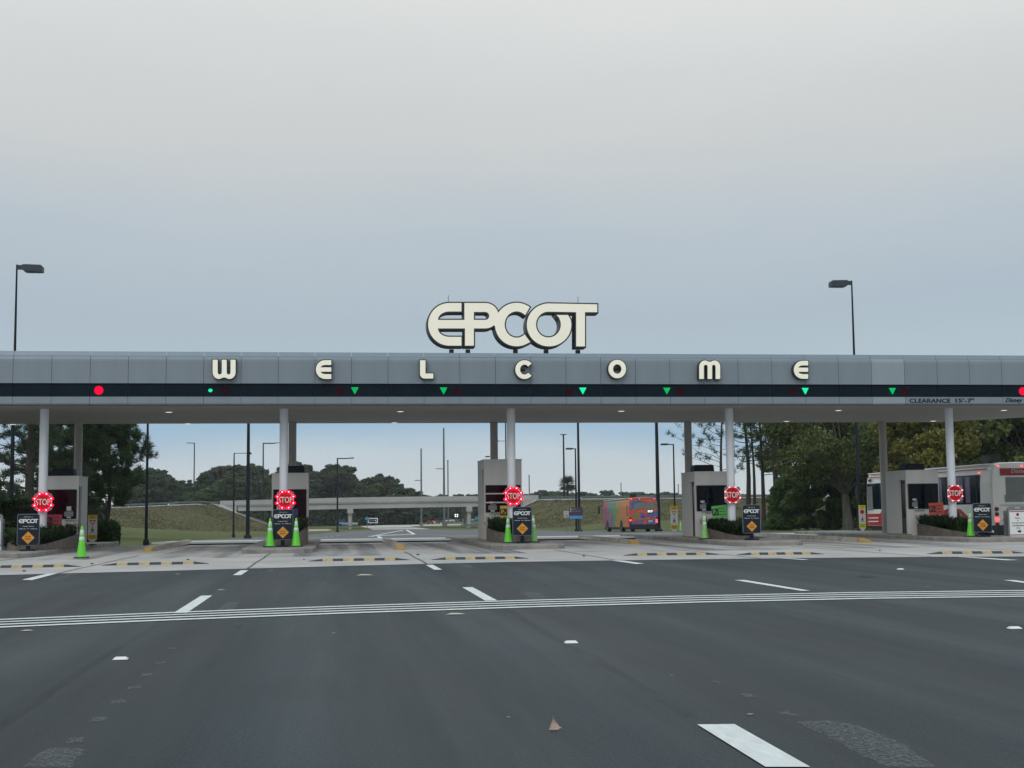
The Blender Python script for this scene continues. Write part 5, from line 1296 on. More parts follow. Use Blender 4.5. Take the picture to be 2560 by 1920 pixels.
def car(u, D, col, lab, rz=0.0, lit=False, zb=-2.85, L=4.6, suv=True):
    x = X_at(u, D); t = thing('car', lab, 'car', (x, D, zb + .01), rz); m_ = mat('car_paint_' + lab.split()[0], col, .3, .05, 1, coat=.6)
    hw = .92; pr = [(0, .35), (0, .95), (.12, 1.02), (L - 1.15, 1.02), (L - .1, .85), (L, .35)] if suv else [(0, .35), (.02, .9), (.8, .98), (L - 1.2, .95), (L - .1, .78), (L, .35)]
    part('body', MB().prism(pr, -hw, hw, 'x'), m_, t, bevel=.06)
    cb_ = [(.12, 1.0), (.35, 1.62), (2.5, 1.66), (3.3, 1.02)] if suv else [(.7, .95), (1.3, 1.42), (2.5, 1.45), (3.3, .95)]
    part('cabin', MB().prism(cb_, -hw + .1, hw - .1, 'x'), 'glass_dark', t, bevel=.04)
    part('roof', MB().box((0, (cb_[1][0] + cb_[2][0]) / 2, cb_[1][1] + .03), (1.5, cb_[2][0] - cb_[1][0], .05)), m_, t)
    for y in (.8, L - .9):
        for s_ in (-1, 1): wheel(t, s_ * (hw - .1), y, .34, .22, s_)
    for s_ in (-1, 1): part('tail_lamp', MB().box((s_ * (hw - .2), -.03, .86), (.28, .05, .17)), 'tail_lit' if lit else 'red_lamp_off', t)
    return t
car(1077, 455, (.45, .02, .02), 'red car with lit brake lamps far off under the overpass', lit=True)
car(1101, 480, (.03, .03, .035), 'dark car behind the white panel right of the red car', rz=.2)
car(1137, 500, (.62, .63, .62), 'white car far off between the masts and the right pier', rz=1.5, suv=False)
car(1150, 515, (.10, .11, .12), 'grey car far off just left of the right pier', rz=1.5)
car(1186, 520, (.55, .56, .57), 'silver car far off just right of the right pier', rz=1.45, suv=False)
car(895, 412, (.50, .52, .53), 'pale car far off beside the blue and white road sign', rz=1.5, suv=False)

# ================================================================ ROAD SIGNS BEYOND
def post_sign(u, v0, v1, D, w, m, lab, v_foot=None, posts=1, cat='road sign', name='road_sign', zb=None):
    x = X_at(u, D); z1 = W(u, v0, D)[2]; z0 = W(u, v1, D)[2]; zb = tz(x, D) if zb is None else zb
    t = thing(name, lab, cat, (x, D, zb)); zc = (z0 + z1) / 2 - zb
    part('panel', MB().prism(rrect(-w / 2, z0 - zb, w / 2, z1 - zb, min(.05, w * .08)), 0, .04, 'y'), m, t)
    for k in range(posts): part('post', MB().tube([((k - (posts - 1) / 2) * w * .6, .08, -.2), ((k - (posts - 1) / 2) * w * .6, .08, z1 - zb - .05)], .035 if D < 200 else .09, 6), 'grey', t)
    return t, z0 - zb, z1 - zb
t, z0, z1 = post_sign(1415.5, 1277.5, 1294, 128, .46, 'sign_white', 'small white speed limit 15 sign left of the blue information sign')
obj('lettering', join_meshes('l', [text('SPEED', .32, .08, 'grey', 0, z1 - .10, -.006), text('LIMIT', .30, .07, 'grey', 0, z1 - .20, -.006), text('15', .30, .26, 'dark_print', 0, z0 + .18, -.006, bold=.03)], 'dark_print'), t)
t, z0, z1 = post_sign(1440, 1268, 1297, 131, 1.32, 'board', 'dark violet information sign with a sky-blue foot on the right verge', posts=2)
M['skyblue'] = mat('sky_blue_print', (.10, .32, .62), .5, .05, 3); M['violet'] = mat('violet_sign_face', (.055, .05, .085), .5, .05, 3)
part('violet_field', MB().box((0, -.01, z0 + (z1 - z0) * .64), (1.30, .014, (z1 - z0) * .70)), 'violet', t)
part('blue_foot', MB().box((0, -.012, z0 + (z1 - z0) * .14), (1.30, .014, (z1 - z0) * .27)), 'skyblue', t)
obj('lettering', join_meshes('l', [text('Hotels', .36, .10, 'light_grey', -.20, z1 - .16, -.022), text('Disney Springs', .72, .11, 'light_grey', .02, z1 - .38, -.022)], 'light_grey'), t)
for zq in (.16, .38): part('pictogram', MB().box((-.52, -.022, z1 - zq), (.14, .01, .14)), 'light_grey', t)
t, z0, z1 = post_sign(855.5, 1298, 1310, 300, 1.35, 'violet', 'small dark sign with blue foot left of the left pier', posts=1)
part('blue_foot', MB().box((0, -.03, z0 + .22), (1.34, .03, .36)), 'skyblue', t)
M['cyan'] = mat('cyan_sign_face', (.03, .26, .42), .5, .05, 3)
t, z0, z1 = post_sign(918, 1293, 1300, 330, 1.0, 'cyan', 'small cyan road sign left of the large dark blue sign', zb=-2.85)
t, z0, z1 = post_sign(932.5, 1295, 1307.5, 392, 2.75, 'white', 'large dark blue road sign with a white border far under the overpass', posts=2, zb=-2.85)
part('blue_field', MB().box((-.05, -.03, (z0 + z1) / 2), (2.35, .03, (z1 - z0) * .68)), 'board', t)
obj('lettering', text('MAGIC KINGDOM', 1.35, .20, 'light_grey', -.35, (z0 + z1) / 2 + .1, -.05), t)
part('arrow', MB().box((.72, -.05, (z0 + z1) / 2), (.36, .02, .3)), 'white', t)
post_sign(1044.5, 1294, 1302, 430, .75, 'sign_white', 'tiny white road sign left of the left grey mast', zb=-2.85)
post_sign(983.5, 1305, 1311, 440, .65, 'sign_white', 'tiny white low sign in the far centre of the road', zb=-2.85)
post_sign(1002, 1295, 1300, 430, .5, 'light_grey', 'tiny round grey sign on a thin post far down the road', zb=-2.85)
post_sign(1086, 1303, 1309, 440, .6, 'sign_white', 'tiny white panel standing right of the red car', zb=-2.85)
post_sign(1102.5, 1306, 1311, 440, .6, 'sign_white', 'tiny white panel standing before the dark car', zb=-2.85)
post_sign(1191, 1292, 1300, 400, .9, 'cyan', 'cyan road sign just left of the tallest booth', zb=-2.85)
t = thing('floodlight', 'cluster of four lit white lamps far off near the right pier', 'floodlight', (X_at(1141, 500), 500, -2.85))
part('pole', MB().tube([(0, 0, 0), (0, 0, W(1141, 1292, 500)[2] + 2.85)], .10, 6), 'pole_grey', t)
M['flood'] = mat('lit_white_lamp', (1, 1, 1), emit=(1, 1, 1), estr=1.6)
for dx_, v in ((-.38, 1286.5), (.38, 1286.5), (-.38, 1290.8), (.38, 1290.8)): part('lamp', MB().box((dx_, -.1, W(1141, v, 500)[2] + 2.85), (.42, .2, .42)), 'flood', t)
for u, v, D, w, lab in ((1053.5, 1313, 390, 1.0, 'brown concrete block at the foot of the left grey mast'), (1112, 1317, 370, 1.2, 'brown concrete block at the foot of the tallest grey mast')):
    t = thing('concrete_block', lab, 'concrete block', (X_at(u, D), D, -2.86)); part('block', MB().box((0, 0, .5), (w, w, 1.1)), 'planter', t, bevel=.03)
for u0, u1, D, lab in ((845, 896, 334, 'dark crash barrier round the foot of the left pier'), (1153, 1196, 334, 'dark crash barrier round the foot of the right pier')):
    x0, x1 = X_at(u0, D), X_at(u1, D); t = thing('crash_barrier', lab, 'crash barrier', (x0, D, -2.85))
    part('rail', MB().box(((x1 - x0) / 2, 0, .62), (x1 - x0, .12, .40)), 'rail', t)
    for k in range(5): part('post', MB().box(((x1 - x0) * k / 4, .12, .40), (.16, .14, .85)), 'rail', t)

# small things on the right verge
t = thing('fire_hydrant', 'low reddish hydrant with a pale bonnet on the right verge', 'fire hydrant', (X_at(2014, 120), 120, tz(X_at(2014, 120), 120)))
M['hyd'] = mat('faded_red_iron', (.22, .10, .09), .6, .2, 4)
part('barrel', MB().lathe([(.20, 0), (.20, .06), (.14, .08), (.14, .46), (.19, .48), (.19, .52)], n=16), 'hyd', t)
part('bonnet', MB().lathe([(.19, .52), (.17, .62), (.09, .69), (.03, .72)], n=16), 'light_grey', t)
for s_ in (-1, 1): nz_ = part('nozzle', MB().tube([(s_ * .12, 0, .34), (s_ * .36, 0, .34)], [.10, .12], 10), 'hyd', t)
for u, lab in ((1976, 'left reddish post on the right verge'), (1996.5, 'middle reddish post on the right verge, next to the hydrant'), (2064, 'right reddish post on the verge before the oak')):
    t = thing('marker_post', lab, 'post', (X_at(u, 122), 122, tz(X_at(u, 122), 122)))
    part('post', MB().box((0, 0, .42), (.13, .10, .9)), 'hyd', t); part('cap', MB().box((0, 0, .9), (.17, .14, .06)), 'hyd', t)

# raised pavement markers and litter on the road
def marker(u, v, lab):
    p = G(u, v); t = thing('road_stud', lab, 'road stud', (p[0], p[1], .004), group='white ceramic road studs')
    b = MB(); b.add([(-.062, -.05, 0), (.062, -.05, 0), (.062, .05, 0), (-.062, .05, 0), (-.042, -.022, .019), (.042, -.022, .019), (.042, .022, .019), (-.042, .022, .019)], [(3, 2, 1, 0), (4, 5, 6, 7), (0, 1, 5, 4), (1, 2, 6, 5), (2, 3, 7, 6), (3, 0, 4, 7)])
    part('stud', b, 'white', t); part('adhesive', MB().lathe([(.085, .0), (.08, .0015)], n=14), 'sealer', t)
marker(301.5, 1649, 'white road stud at the lower left, on the dark seam'); marker(1428, 1608, 'white road stud below and right of the road centre')
marker(2536, 1572, 'white road stud at the right edge of the view'); marker(2251, 1424, 'small white road stud beyond the striped line at the right')
M['leaf_brown'] = mat('dry_leaf', (.42, .31, .25), .8, .3, 20); M['leaf_dark'] = mat('dark_litter', (.035, .035, .032), .9, .3, 20); M['leaf_pale'] = mat('pale_litter', (.50, .45, .36), .8, .3, 20)
def leaf(u, v, w, m, lab, h=.2, name='fallen_leaf', cat='leaf'):
    p = G(u, v); t = thing(name, lab, cat, (p[0], p[1], .006))
    b = MB(); hh = w * h
    b.add([(-.5 * w, -.1 * w, .002), (-.12 * w, -.25 * w, hh * .25), (.5 * w, -.1 * w, .003), (.2 * w, .2 * w, hh * .8), (-.18 * w, .25 * w, hh), (-.05 * w, .0, hh * .5)], [(0, 1, 5), (1, 2, 5), (2, 3, 5), (3, 4, 5), (4, 0, 5)])
    part('blade', b, m, t)
# the curled leaf standing in the foreground
p = G(1388, 1825); t = thing('fallen_leaf', 'curled brown leaf standing on the asphalt in the foreground', 'leaf', (p[0], p[1], .003))
b = MB(); V_ = [(-.036, .0, .0), (-.012, -.012, .001), (.014, -.014, .002), (.038, .0, .010), (-.022, .008, .030), (-.004, .0, .026), (.020, -.002, .020), (-.010, .004, .062), (.002, .004, .046), (.014, .006, .030)]
b.add(V_, [(0, 1, 5, 4), (1, 2, 6, 5), (2, 3, 6), (4, 5, 8, 7), (5, 6, 9, 8)]); part('blade', b, 'leaf_brown', t); part('stalk', MB().tube([(-.010, .004, .062), (-.013, .006, .072)], .0015, 4), 'leaf_brown', t)
for a in ((1139, 1537, .24, 'leaf_pale', 'pale flattened litter below the striped line, middle'), (68, 1578, .14, 'leaf_pale', 'pale litter under the striped line at the left'), (598, 1568, .09, 'leaf_dark', 'dark scrap under the striped line, left of centre'),
          (1675, 1425, .15, 'leaf_dark', 'dark upright scrap beyond the striped line'), (2122, 1495, .12, 'leaf_dark', 'dark scrap lying on the striped line'), (912, 1439, .34, 'leaf_pale', 'long pale twig on the asphalt before the apron'),
          (445, 1436, .12, 'leaf_pale', 'pale scrap near the apron edge at the left'), (553, 1476, .13, 'leaf_pale', 'pale chip above the left lane dash'), (1272, 1795, .03, 'leaf_pale', 'tiny pale fleck left of the curled leaf'),
          (2320, 1467, .05, 'leaf_pale', 'tiny pale fleck beyond the striped line at the right'), (835, 1584, .05, 'leaf_pale', 'small pale fleck below the striped line'), (1680, 1690, .03, 'leaf_pale', 'tiny pale fleck on the dark seam'), (1876, 1788, .05, 'leaf_brown', 'small brown scrap beside the large white dash')):
    leaf(*a, h=.06, name='litter', cat='litter')
for u, v, w, lab in ((2168, 1443, .42, 'dark flattened debris in the right lane'),):
    leaf(u, v, w, 'leaf_dark', lab, .05, 'litter', 'litter')
for u, v, w, lab in ((1045, 1389, .12, 'dark twig'), (230, 1412, .1, 'dark leaf'), (470, 1401, .1, 'dark leaf'), (60, 1430, .1, 'dark leaf'), (2200, 1378, .09, 'dark leaf'), (1460, 1392, .1, 'dark leaf'), (760, 1400, .07, 'dark leaf')):
    leaf(u, v, w, 'leaf_dark', f"{lab} on the concrete {'left of' if u < 1280 else 'right of'} the middle booth, near the {['left edge', 'first bump', 'second bump', 'third bump', 'fourth bump', 'fifth bump', 'sixth bump'][min(6, int(u / 366))]}", .4, 'litter', 'litter')

# ================================================================ VEGETATION
def tree_parts(t, trunk_mb, leaf_me, bark, crown='crown'):
    part('trunk', trunk_mb, bark, t); return obj(crown, leaf_me, t)
def pine(x, y, H_, r0, seed, label, crown0=.45, spread=3.2, limbs=26, tuft=.34, per=26, dens=1.0, m='needles', bark='bark', lean=(0, 0), droop=.15, group=None, zb=None, side=None):
    r = np.random.default_rng(seed); rr = random.Random(seed)
    t = thing('pine_tree', label, 'pine tree', (x, y, (tz(x, y) if zb is None else zb) - .05), group=group)
    tr = MB(); n = 9; pts = []
    bx_, by_ = rr.uniform(-.3, .3), rr.uniform(-.3, .3)
    for k in range(n):
        f = k / (n - 1); pts.append(Vector((lean[0] * f * H_ + bx_ * math.sin(f * 4), lean[1] * f * H_ + by_ * math.sin(f * 3), f * H_)))
    tr.tube(pts, [r0 * (1.25 if k == 0 else 1) * (1 - .82 * (k / (n - 1))) + .02 for k in range(n)], 9)
    C = []; D_ = []
    for i in range(limbs):
        f = crown0 + (1 - crown0) * ((i + .5) / limbs) ** .9; az = i * 2.4 + rr.uniform(-.5, .5)
        if side is not None and rr.random() < .45: az = side + rr.uniform(-.9, .9)
        k = f * (n - 1); k0 = min(int(k), n - 2); base = pts[k0].lerp(pts[k0 + 1], k - k0)
        prof = (1 - ((f - crown0) / (1 - crown0)) ** 1.7 * .72) * (.55 + .45 * min(1, (f - crown0) / .12)); L_ = spread * prof * rr.uniform(.6, 1.15)
        el = rr.uniform(.05, .55); d = Vector((math.cos(az) * math.cos(el), math.sin(az) * math.cos(el), math.sin(el)))
        up = Vector((0, 0, 1)); lp = [base]
        for s_ in range(1, 5): lp.append(base + d * L_ * s_ / 4 + up * (-(s_ / 4) ** 1.3 * L_ * droop + (.10 * L_ if s_ == 4 else 0)) + Vector((rr.uniform(-.12, .12), rr.uniform(-.12, .12), rr.uniform(-.1, .1))) * L_ * .3)
        rb = r0 * .26 * (1 - f * .5); tr.tube(lp, [rb, rb * .8, rb * .6, rb * .4, rb * .2], 5, cap=False)
        for j in range(int(7 * dens)):
            q = rr.uniform(.28, 1.0); kk = q * 4; a = lp[min(int(kk), 3)].lerp(lp[min(int(kk), 3) + 1], kk - min(int(kk), 3))
            sd = (d + Vector((rr.uniform(-1, 1), rr.uniform(-1, 1), rr.uniform(-.3, .9)))).normalized(); e = a + sd * L_ * rr.uniform(.12, .32)
            tr.tube([a, e], [rb * .3, rb * .12], 4, cap=False)
            for w_ in range(2):
                c = a.lerp(e, .6 + .4 * w_); C.append(c); D_.append(sd + up * .5)
    for k in range(6): C.append(pts[-1] + Vector((rr.uniform(-.3, .3), rr.uniform(-.3, .3), rr.uniform(-.5, .2)))); D_.append(Vector((rr.uniform(-.5, .5), rr.uniform(-.5, .5), 1)))
    C = np.array([tuple(c) for c in C]); D_ = np.array([tuple(c) for c in D_]); D_ /= np.linalg.norm(D_, axis=1, keepdims=True)
    tree_parts(t, tr, soup('crown', needles(C, D_, per, tuft, tuft * .13, r), 3, m), bark); return t

def broadleaf(x, y, H_, R_, seed, label, m='oak', cz=.62, lobes=46, per=150, leaf_s=.26, r0=.3, squash=.85, bark='bark_grey', trunk_top=.5, name='oak_tree', cat='tree', low=.22, group=None, zb=None):
    r = np.random.default_rng(seed); rr = random.Random(seed)
    t = thing(name, label, cat, (x, y, (tz(x, y) if zb is None else zb) - .05), group=group)
    tr = MB(); fork = Vector((rr.uniform(-.2, .2), 0, H_ * trunk_top * .55)); tr.tube([(0, 0, -.2), (rr.uniform(-.1, .1), 0, fork.z * .5), fork], [r0 * 1.25, r0 * .95, r0 * .8], 10)
    # limbs first; every lobe of foliage hangs on a limb end
    C = []; rad = []
    for k in range(lobes):
        d = unit(1, r)[0]; q = r.uniform(.45, 1) ** .5
        c = np.array([d[0] * R_ * q, d[1] * R_ * q, H_ * cz + d[2] * H_ * (1 - cz) * squash * q * 1.0])
        if c[2] < H_ * low: c[2] = H_ * low + r.uniform(0, .6)
        C.append(c); rad.append(R_ * r.uniform(.16, .30))
        if k % 2 == 0:
            mid = fork.lerp(Vector(c), .5) + Vector((0, 0, H_ * .05)); tr.tube([fork, mid, Vector(c)], [r0 * .38, r0 * .2, r0 * .05], 5, cap=False)
    P_ = []
    for c, a in zip(C, rad):
        n_ = int(per * (a / (R_ * .23)) ** 2); d = unit(n_, r); d[:, 2] *= .72; q = r.uniform(.35, 1.08, (n_, 1)) ** .6
        P_.append(c + d * a * q)
    P_ = np.concatenate(P_); tree_parts(t, tr, soup('crown', leaves(P_, leaf_s, r), 4, m), bark); return t

# left: tall pines beside the plaza
pine(X_at(-30, 92), 92, 10.7, .22, 11, 'tall pine cut by the left edge of the view', .34, 3.6, 22, .40, 20, .8)
pine(X_at(72, 88), 88, 10.5, .34, 12, 'tall thick pine behind the leftmost column, bare lower limbs', .16, 4.6, 34, .40, 20, .75, 'needles_dark')
pine(X_at(150, 104), 104, 11.9, .24, 13, 'tall pine between the leftmost columns', .26, 4.2, 34, .42, 26, 1.1, 'needles_dark')
pine(X_at(205, 96), 96, 10.2, .26, 14, 'dense leaning pine right of the leftmost booth', .26, 4.4, 46, .44, 34, 2.2, 'needles', lean=(.05, 0))
pine(X_at(262, 99), 99, 8.8, .16, 15, 'lower dense pine at the right end of the left group', .22, 3.6, 36, .44, 32, 2.0, 'needles', lean=(.03, 0))
pine(X_at(128, 120), 120, 9.5, .22, 16, 'pine standing furthest back in the left group', .3, 3.6, 26, .44, 24, 1.0, 'needles_dark')
# hedges
def hedge(x0, x1, y0, y1, h, seed, lab, zb=.1, n=9000, m='hedge', round_=.35, leaf_s=.13):
    r = np.random.default_rng(seed); t = thing('hedge', lab, 'hedge', ((x0 + x1) / 2, (y0 + y1) / 2, zb)); w, d = (x1 - x0) / 2, (y1 - y0) / 2
    core = MB().box((0, 0, h * .45), (w * 1.8, d * 1.75, h * .88)); part('branches', core, 'bark', t, bevel=.15)
    P_ = r.uniform(-1, 1, (n, 3)); ax = r.integers(0, 3, n); s_ = np.sign(r.uniform(-1, 1, n)); P_[np.arange(n), ax] = s_
    P_[:, 2] = np.where((ax == 2), 1, P_[:, 2]); l_ = (np.abs(P_) ** 6).sum(1) ** (1 / 6); P_ = P_ / l_[:, None]
    P_ = P_ * (1 - r.uniform(0, .12, (n, 1))) * (1 + .06 * np.sin(P_[:, :1] * 9 + seed) * np.cos(P_[:, 1:2] * 5))
    P_ = np.stack([P_[:, 0] * w, P_[:, 1] * d, (P_[:, 2] + 1) / 2 * h], 1)
    obj('foliage', soup('foliage', leaves(P_, leaf_s, r), 4, m), t)
hedge(-21.0, X_at(118, 56), 55.4, 58.2, 1.9, 5, 'tall clipped hedge behind the leftmost column', zb=-.05, n=16000)
hedge(-20.6, X_at(64, 50.5), 49.2, 51.4, .86, 6, 'lower clipped hedge at the left edge before the tall one', zb=.15, n=9000)
hedge(-20.6, X_at(100, 48), 46.6, 48.9, .62, 9, 'lowest clipped hedge on the kerbed verge', zb=.15, n=7000)
hedge(X_at(206, 57.5), X_at(294, 57.5), 56.2, 58.4, 1.02, 7, 'rounded clipped hedge right of the amber crosswalk paddle', zb=-.1, n=8000)
# brush behind the left pines
def thicket(name, boxes, seed, m, lab, leaf_s, dens, kind='stuff'):
    r = np.random.default_rng(seed); P_ = []
    for x, y, z, rx, ry, rz_ in boxes:
        n_ = int(dens * (rx * rz_ + rx * ry)); d = unit(n_, r); P_.append(np.array([x, y, z]) + d * np.array([rx, ry, rz_]) * r.uniform(.55, 1.08, (n_, 1)) ** .5)
    o = obj(name, soup(name, leaves(np.concatenate(P_), leaf_s, r), 4, m)); o['kind'] = kind; o['label'] = lab; return o
r_ = random.Random(5)
bx_ = []
for k in range(34):
    u = r_.uniform(-60, 215); D = r_.uniform(118, 150); x = X_at(u, D); h = r_.uniform(1.6, 3.4); bx_.append((x, D, tz(x, D) + h * .6, r_.uniform(1.6, 3), 2, h * .75))
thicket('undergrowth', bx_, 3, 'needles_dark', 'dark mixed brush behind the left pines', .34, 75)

# right: pines then oaks
pine(X_at(1811, 126), 126, 13.0, .18, 21, 'pine hidden behind the fourth white column, limbs to the left', .36, 5.2, 26, .46, 14, .5, side=PI)
pine(X_at(1866, 128), 128, 13.4, .27, 22, 'thick pine just right of the fourth white column', .48, 3.4, 18, .46, 14, .6)
pine(X_at(1884, 134), 134, 13.2, .18, 23, 'slim pine second right of the fourth column', .54, 2.8, 15, .44, 14, .6)
pine(X_at(1909, 126), 126, 13.6, .21, 24, 'pine third right of the fourth column with forked limbs', .36, 3.8, 18, .46, 14, .6, lean=(-.01, 0))
pine(X_at(1945, 124), 124, 12.6, .30, 25, 'thick pine left of the green shrubs', .52, 4.0, 26, .48, 20, .9)
broadleaf(X_at(2120, 112), 112, 13.2, 6.6, 31, 'large dark oak left of the red and white bus', 'oak', .62, 60, 460, .17, .40, trunk_top=.42)
broadleaf(X_at(2010, 138), 138, 12.0, 4.4, 32, 'oak behind the shrubs between the pines and the large oak', 'oak', .66, 34, 300, .20, .26)
broadleaf(X_at(2322, 96), 96, 9.9, 4.0, 33, 'yellow-green tree above the bus between the right columns', 'oak_yellow', .58, 54, 560, .16, .24, name='broadleaf_tree')
broadleaf(X_at(2235, 118), 118, 12.8, 5.6, 37, 'dark oak behind the yellow-green tree', 'oak', .58, 50, 420, .20, .3)
broadleaf(X_at(2450, 112), 112, 13.0, 6.2, 34, 'dark tree behind the rightmost column', 'oak', .56, 56, 460, .20, .3, name='broadleaf_tree')
broadleaf(X_at(2590, 108), 108, 14.0, 6.8, 35, 'dark tree at the right edge of the view', 'oak', .56, 60, 280, .30, .3, name='broadleaf_tree')
broadleaf(X_at(2400, 138), 138, 15.0, 7.0, 36, 'tall tree furthest back on the right', 'oak', .56, 56, 340, .26, .3, name='broadleaf_tree')
for k, (u, D, h, R_) in enumerate(((1975, 121, 3.9, 2.2), (2020, 119, 5.0, 2.9), (2068, 121, 4.4, 2.5), (2180, 135, 4.8, 4.0), (2300, 132, 5.2, 4.6), (2440, 135, 5.5, 5.0), (2560, 130, 6.0, 5.0))):
    x = X_at(u, D); broadleaf(x, D, h, R_, 50 + k, ['round green shrub just right of the thick pine', 'largest green shrub before the oaks', 'green shrub left of the large oak', 'shrub between the large oak and the bus', 'shrub behind the yellow-green tree',
        'shrub behind the bus roof', 'shrub behind the bus at the right edge'][k], 'shrub' if k < 3 else 'oak', .45, low=.08, lobes=44, per=420, leaf_s=.20, r0=.1, squash=1.1, name='shrub', cat='shrub', trunk_top=.3)

# cabbage palm on the embankment
def palm_tree(u, D, v_top, lab):
    x = X_at(u, D); zb = -2.8; zc = W(u, 1212, D)[2] - zb; t = thing('palm_tree', lab, 'palm tree', (x, D, zb)); r = np.random.default_rng(9)
    part('trunk', MB().tube([(0, 0, 0), (0, 0, zc)], [.34, .30], 10), 'bark', t); Pt = []
    for k in range(190):
        az = r.uniform(0, 2 * PI); el = r.uniform(-.75, 1.45); L_ = r.uniform(2.2, 3.4); d = np.array([math.cos(az) * math.cos(el), math.sin(az) * math.cos(el), math.sin(el)]); s_ = np.cross(d, [0, 0, 1.0]); s_ /= np.linalg.norm(s_) + 1e-6
        o = np.array([0, 0, zc]); hub = o + d * L_ * .5
        for j in range(16):
            a = (j / 15 - .5) * 2.6; q = d * math.cos(a) + s_ * math.sin(a); e = hub + q * L_ * .52 + np.array([0, 0, -abs(a) * .18 - .15]); w_ = np.cross(q, [0, 0, 1.0]) * .11
            Pt += [hub - w_, hub + w_, e]
        w_ = s_ * .03; Pt += [o - w_, o + w_, hub]
    obj('fronds', soup('fronds', np.array(Pt), 3, 'palm'), t)
palm_tree(1420, 362, 1197, 'round-headed palm on the embankment right of the middle booth')

# woodland beyond the embankment: a few crown shapes shared by many trees
def far_proto(seed, H_, R_, lobes, crown0, m, flat=.5, size=.44, per=110):
    r = np.random.default_rng(seed); rr = random.Random(seed)
    tr = MB().tube([(0, 0, 0), (rr.uniform(-.3, .3), 0, H_ * .5), (rr.uniform(-.4, .4), 0, H_ * .93)], [.30, .22, .08], 6); P_ = []
    for k in range(lobes):
        f = crown0 + (1 - crown0) * rr.random() ** .8; rad = R_ * (1 - .55 * ((f - crown0) / (1 - crown0)) ** 2) * rr.uniform(.25, 1); az = rr.uniform(0, 2 * PI)
        c = np.array([math.cos(az) * rad, math.sin(az) * rad, f * H_ - .3]); a = R_ * rr.uniform(.17, .34)
        tr.tube([(0, 0, c[2] - rad * .35), tuple(c)], [.10, .04], 4, cap=False)
        d = unit(per, r); d[:, 2] *= flat; P_.append(c + d * a * r.uniform(.6, 1.05, (per, 1)))
    return tr.mesh('trunk', M['bark']), soup('crown', leaves(np.concatenate(P_), size, r), 4, m)
FP = [far_proto(100 + k, H_, R_, n_, c0, m_) for k, (H_, R_, n_, c0, m_) in enumerate(((17, 4.4, 34, .60, 'far_leaf'), (16, 5.2, 38, .55, 'far_leaf'), (15, 4.4, 44, .30, 'far_leaf'), (17, 3.9, 28, .62, 'far_leaf'), (15, 5.4, 46, .34, 'far_leaf_brown'), (13, 4.6, 44, .22, 'far_leaf_green')))]
FH = [17, 16, 15, 17, 15, 13]
sky_line = [(330, 1185), (360, 1169), (384, 1170), (409, 1186), (431, 1191), (450, 1203), (465, 1197), (506, 1198), (511, 1185), (536, 1174), (567, 1167), (600, 1166), (628, 1163), (665, 1167), (700, 1163), (745, 1157), (775, 1156), (799, 1164), (823, 1161), (860, 1167),
            (887, 1176), (905, 1190), (922, 1197), (943, 1186), (964, 1190), (980, 1203), (1000, 1198), (1016, 1213), (1033, 1221), (1051, 1236)]
def sl_v(u): return float(np.interp(u, [a for a, _ in sky_line], [b for _, b in sky_line]))
wr = random.Random(77)
def far_tree(u, D, v_top, k, lab, grp, zb=-2.9):
    x = X_at(u, D, v_top); h = W(u, v_top, D)[2] - zb; s_ = h / (FH[k] * 1.0)
    t = thing('woodland_tree', lab, 'tree', (x, D, zb), wr.uniform(0, 6.28), grp); t.scale = (max(s_, .8) * wr.uniform(.9, 1.15),) * 2 + (s_,)
    obj('trunk', FP[k][0], t); obj('crown', FP[k][1], t)
u = 318
while u < 1062:
    far_tree(u, wr.uniform(392, 425) if u < 640 else wr.uniform(432, 462), sl_v(u) + wr.choice([-2, 0, 3, 12, 20]), wr.choice([0, 1, 3, 0, 1, 2, 3, 4] if u > 500 else [0, 1, 2, 3]), 'tall tree of the woodland skyline behind the embankment and overpass', 'trees on the woodland skyline left of the middle booth')
    u += wr.uniform(13, 24)
for k in range(64):
    u = wr.uniform(300, 1058); far_tree(u, wr.uniform(372, 392) if u < 640 else wr.uniform(424, 434), sl_v(u) + wr.uniform(14, 52), wr.choice([2, 5, 5, 4, 1]), 'shorter tree filling the woodland below its skyline', 'shorter trees filling the woodland left of the middle booth')
for k in range(58):
    u = wr.uniform(900, 1235); far_tree(u, wr.uniform(560, 640), wr.uniform(1236, 1254), wr.choice([2, 5, 1, 4]), 'low tree in the dark belt seen beneath the overpass', 'trees in the dark belt beneath the overpass')
u = 1055
while u < 1205:
    far_tree(u, wr.uniform(600, 660), wr.choice([1236, 1238, 1242, 1247]), wr.choice([1, 4, 2]), 'small far tree peeping over the overpass', 'small far trees over the overpass'); u += wr.uniform(9, 20)
rs = [(1300, 1236), (1330, 1232), (1345, 1226), (1360, 1223), (1380, 1228), (1400, 1228), (1440, 1232), (1455, 1228), (1475, 1232), (1490, 1233), (1500, 1237), (1512, 1227), (1522, 1225), (1535, 1236), (1545, 1240), (1560, 1227), (1575, 1229), (1595, 1228), (1620, 1232), (1650, 1234), (1657, 1229), (1680, 1231), (1700, 1236), (1720, 1238), (1760, 1236), (1900, 1235), (2050, 1234)]
u = 1300
while u < 2060:
    v = float(np.interp(u, [a for a, _ in rs], [b for _, b in rs]))
    far_tree(u, wr.uniform(640, 720), v + wr.uniform(0, 3), wr.choice([1, 2, 5, 1]), 'small far tree above the right embankment', 'row of far trees above the right embankment'); u += wr.uniform(9, 17)
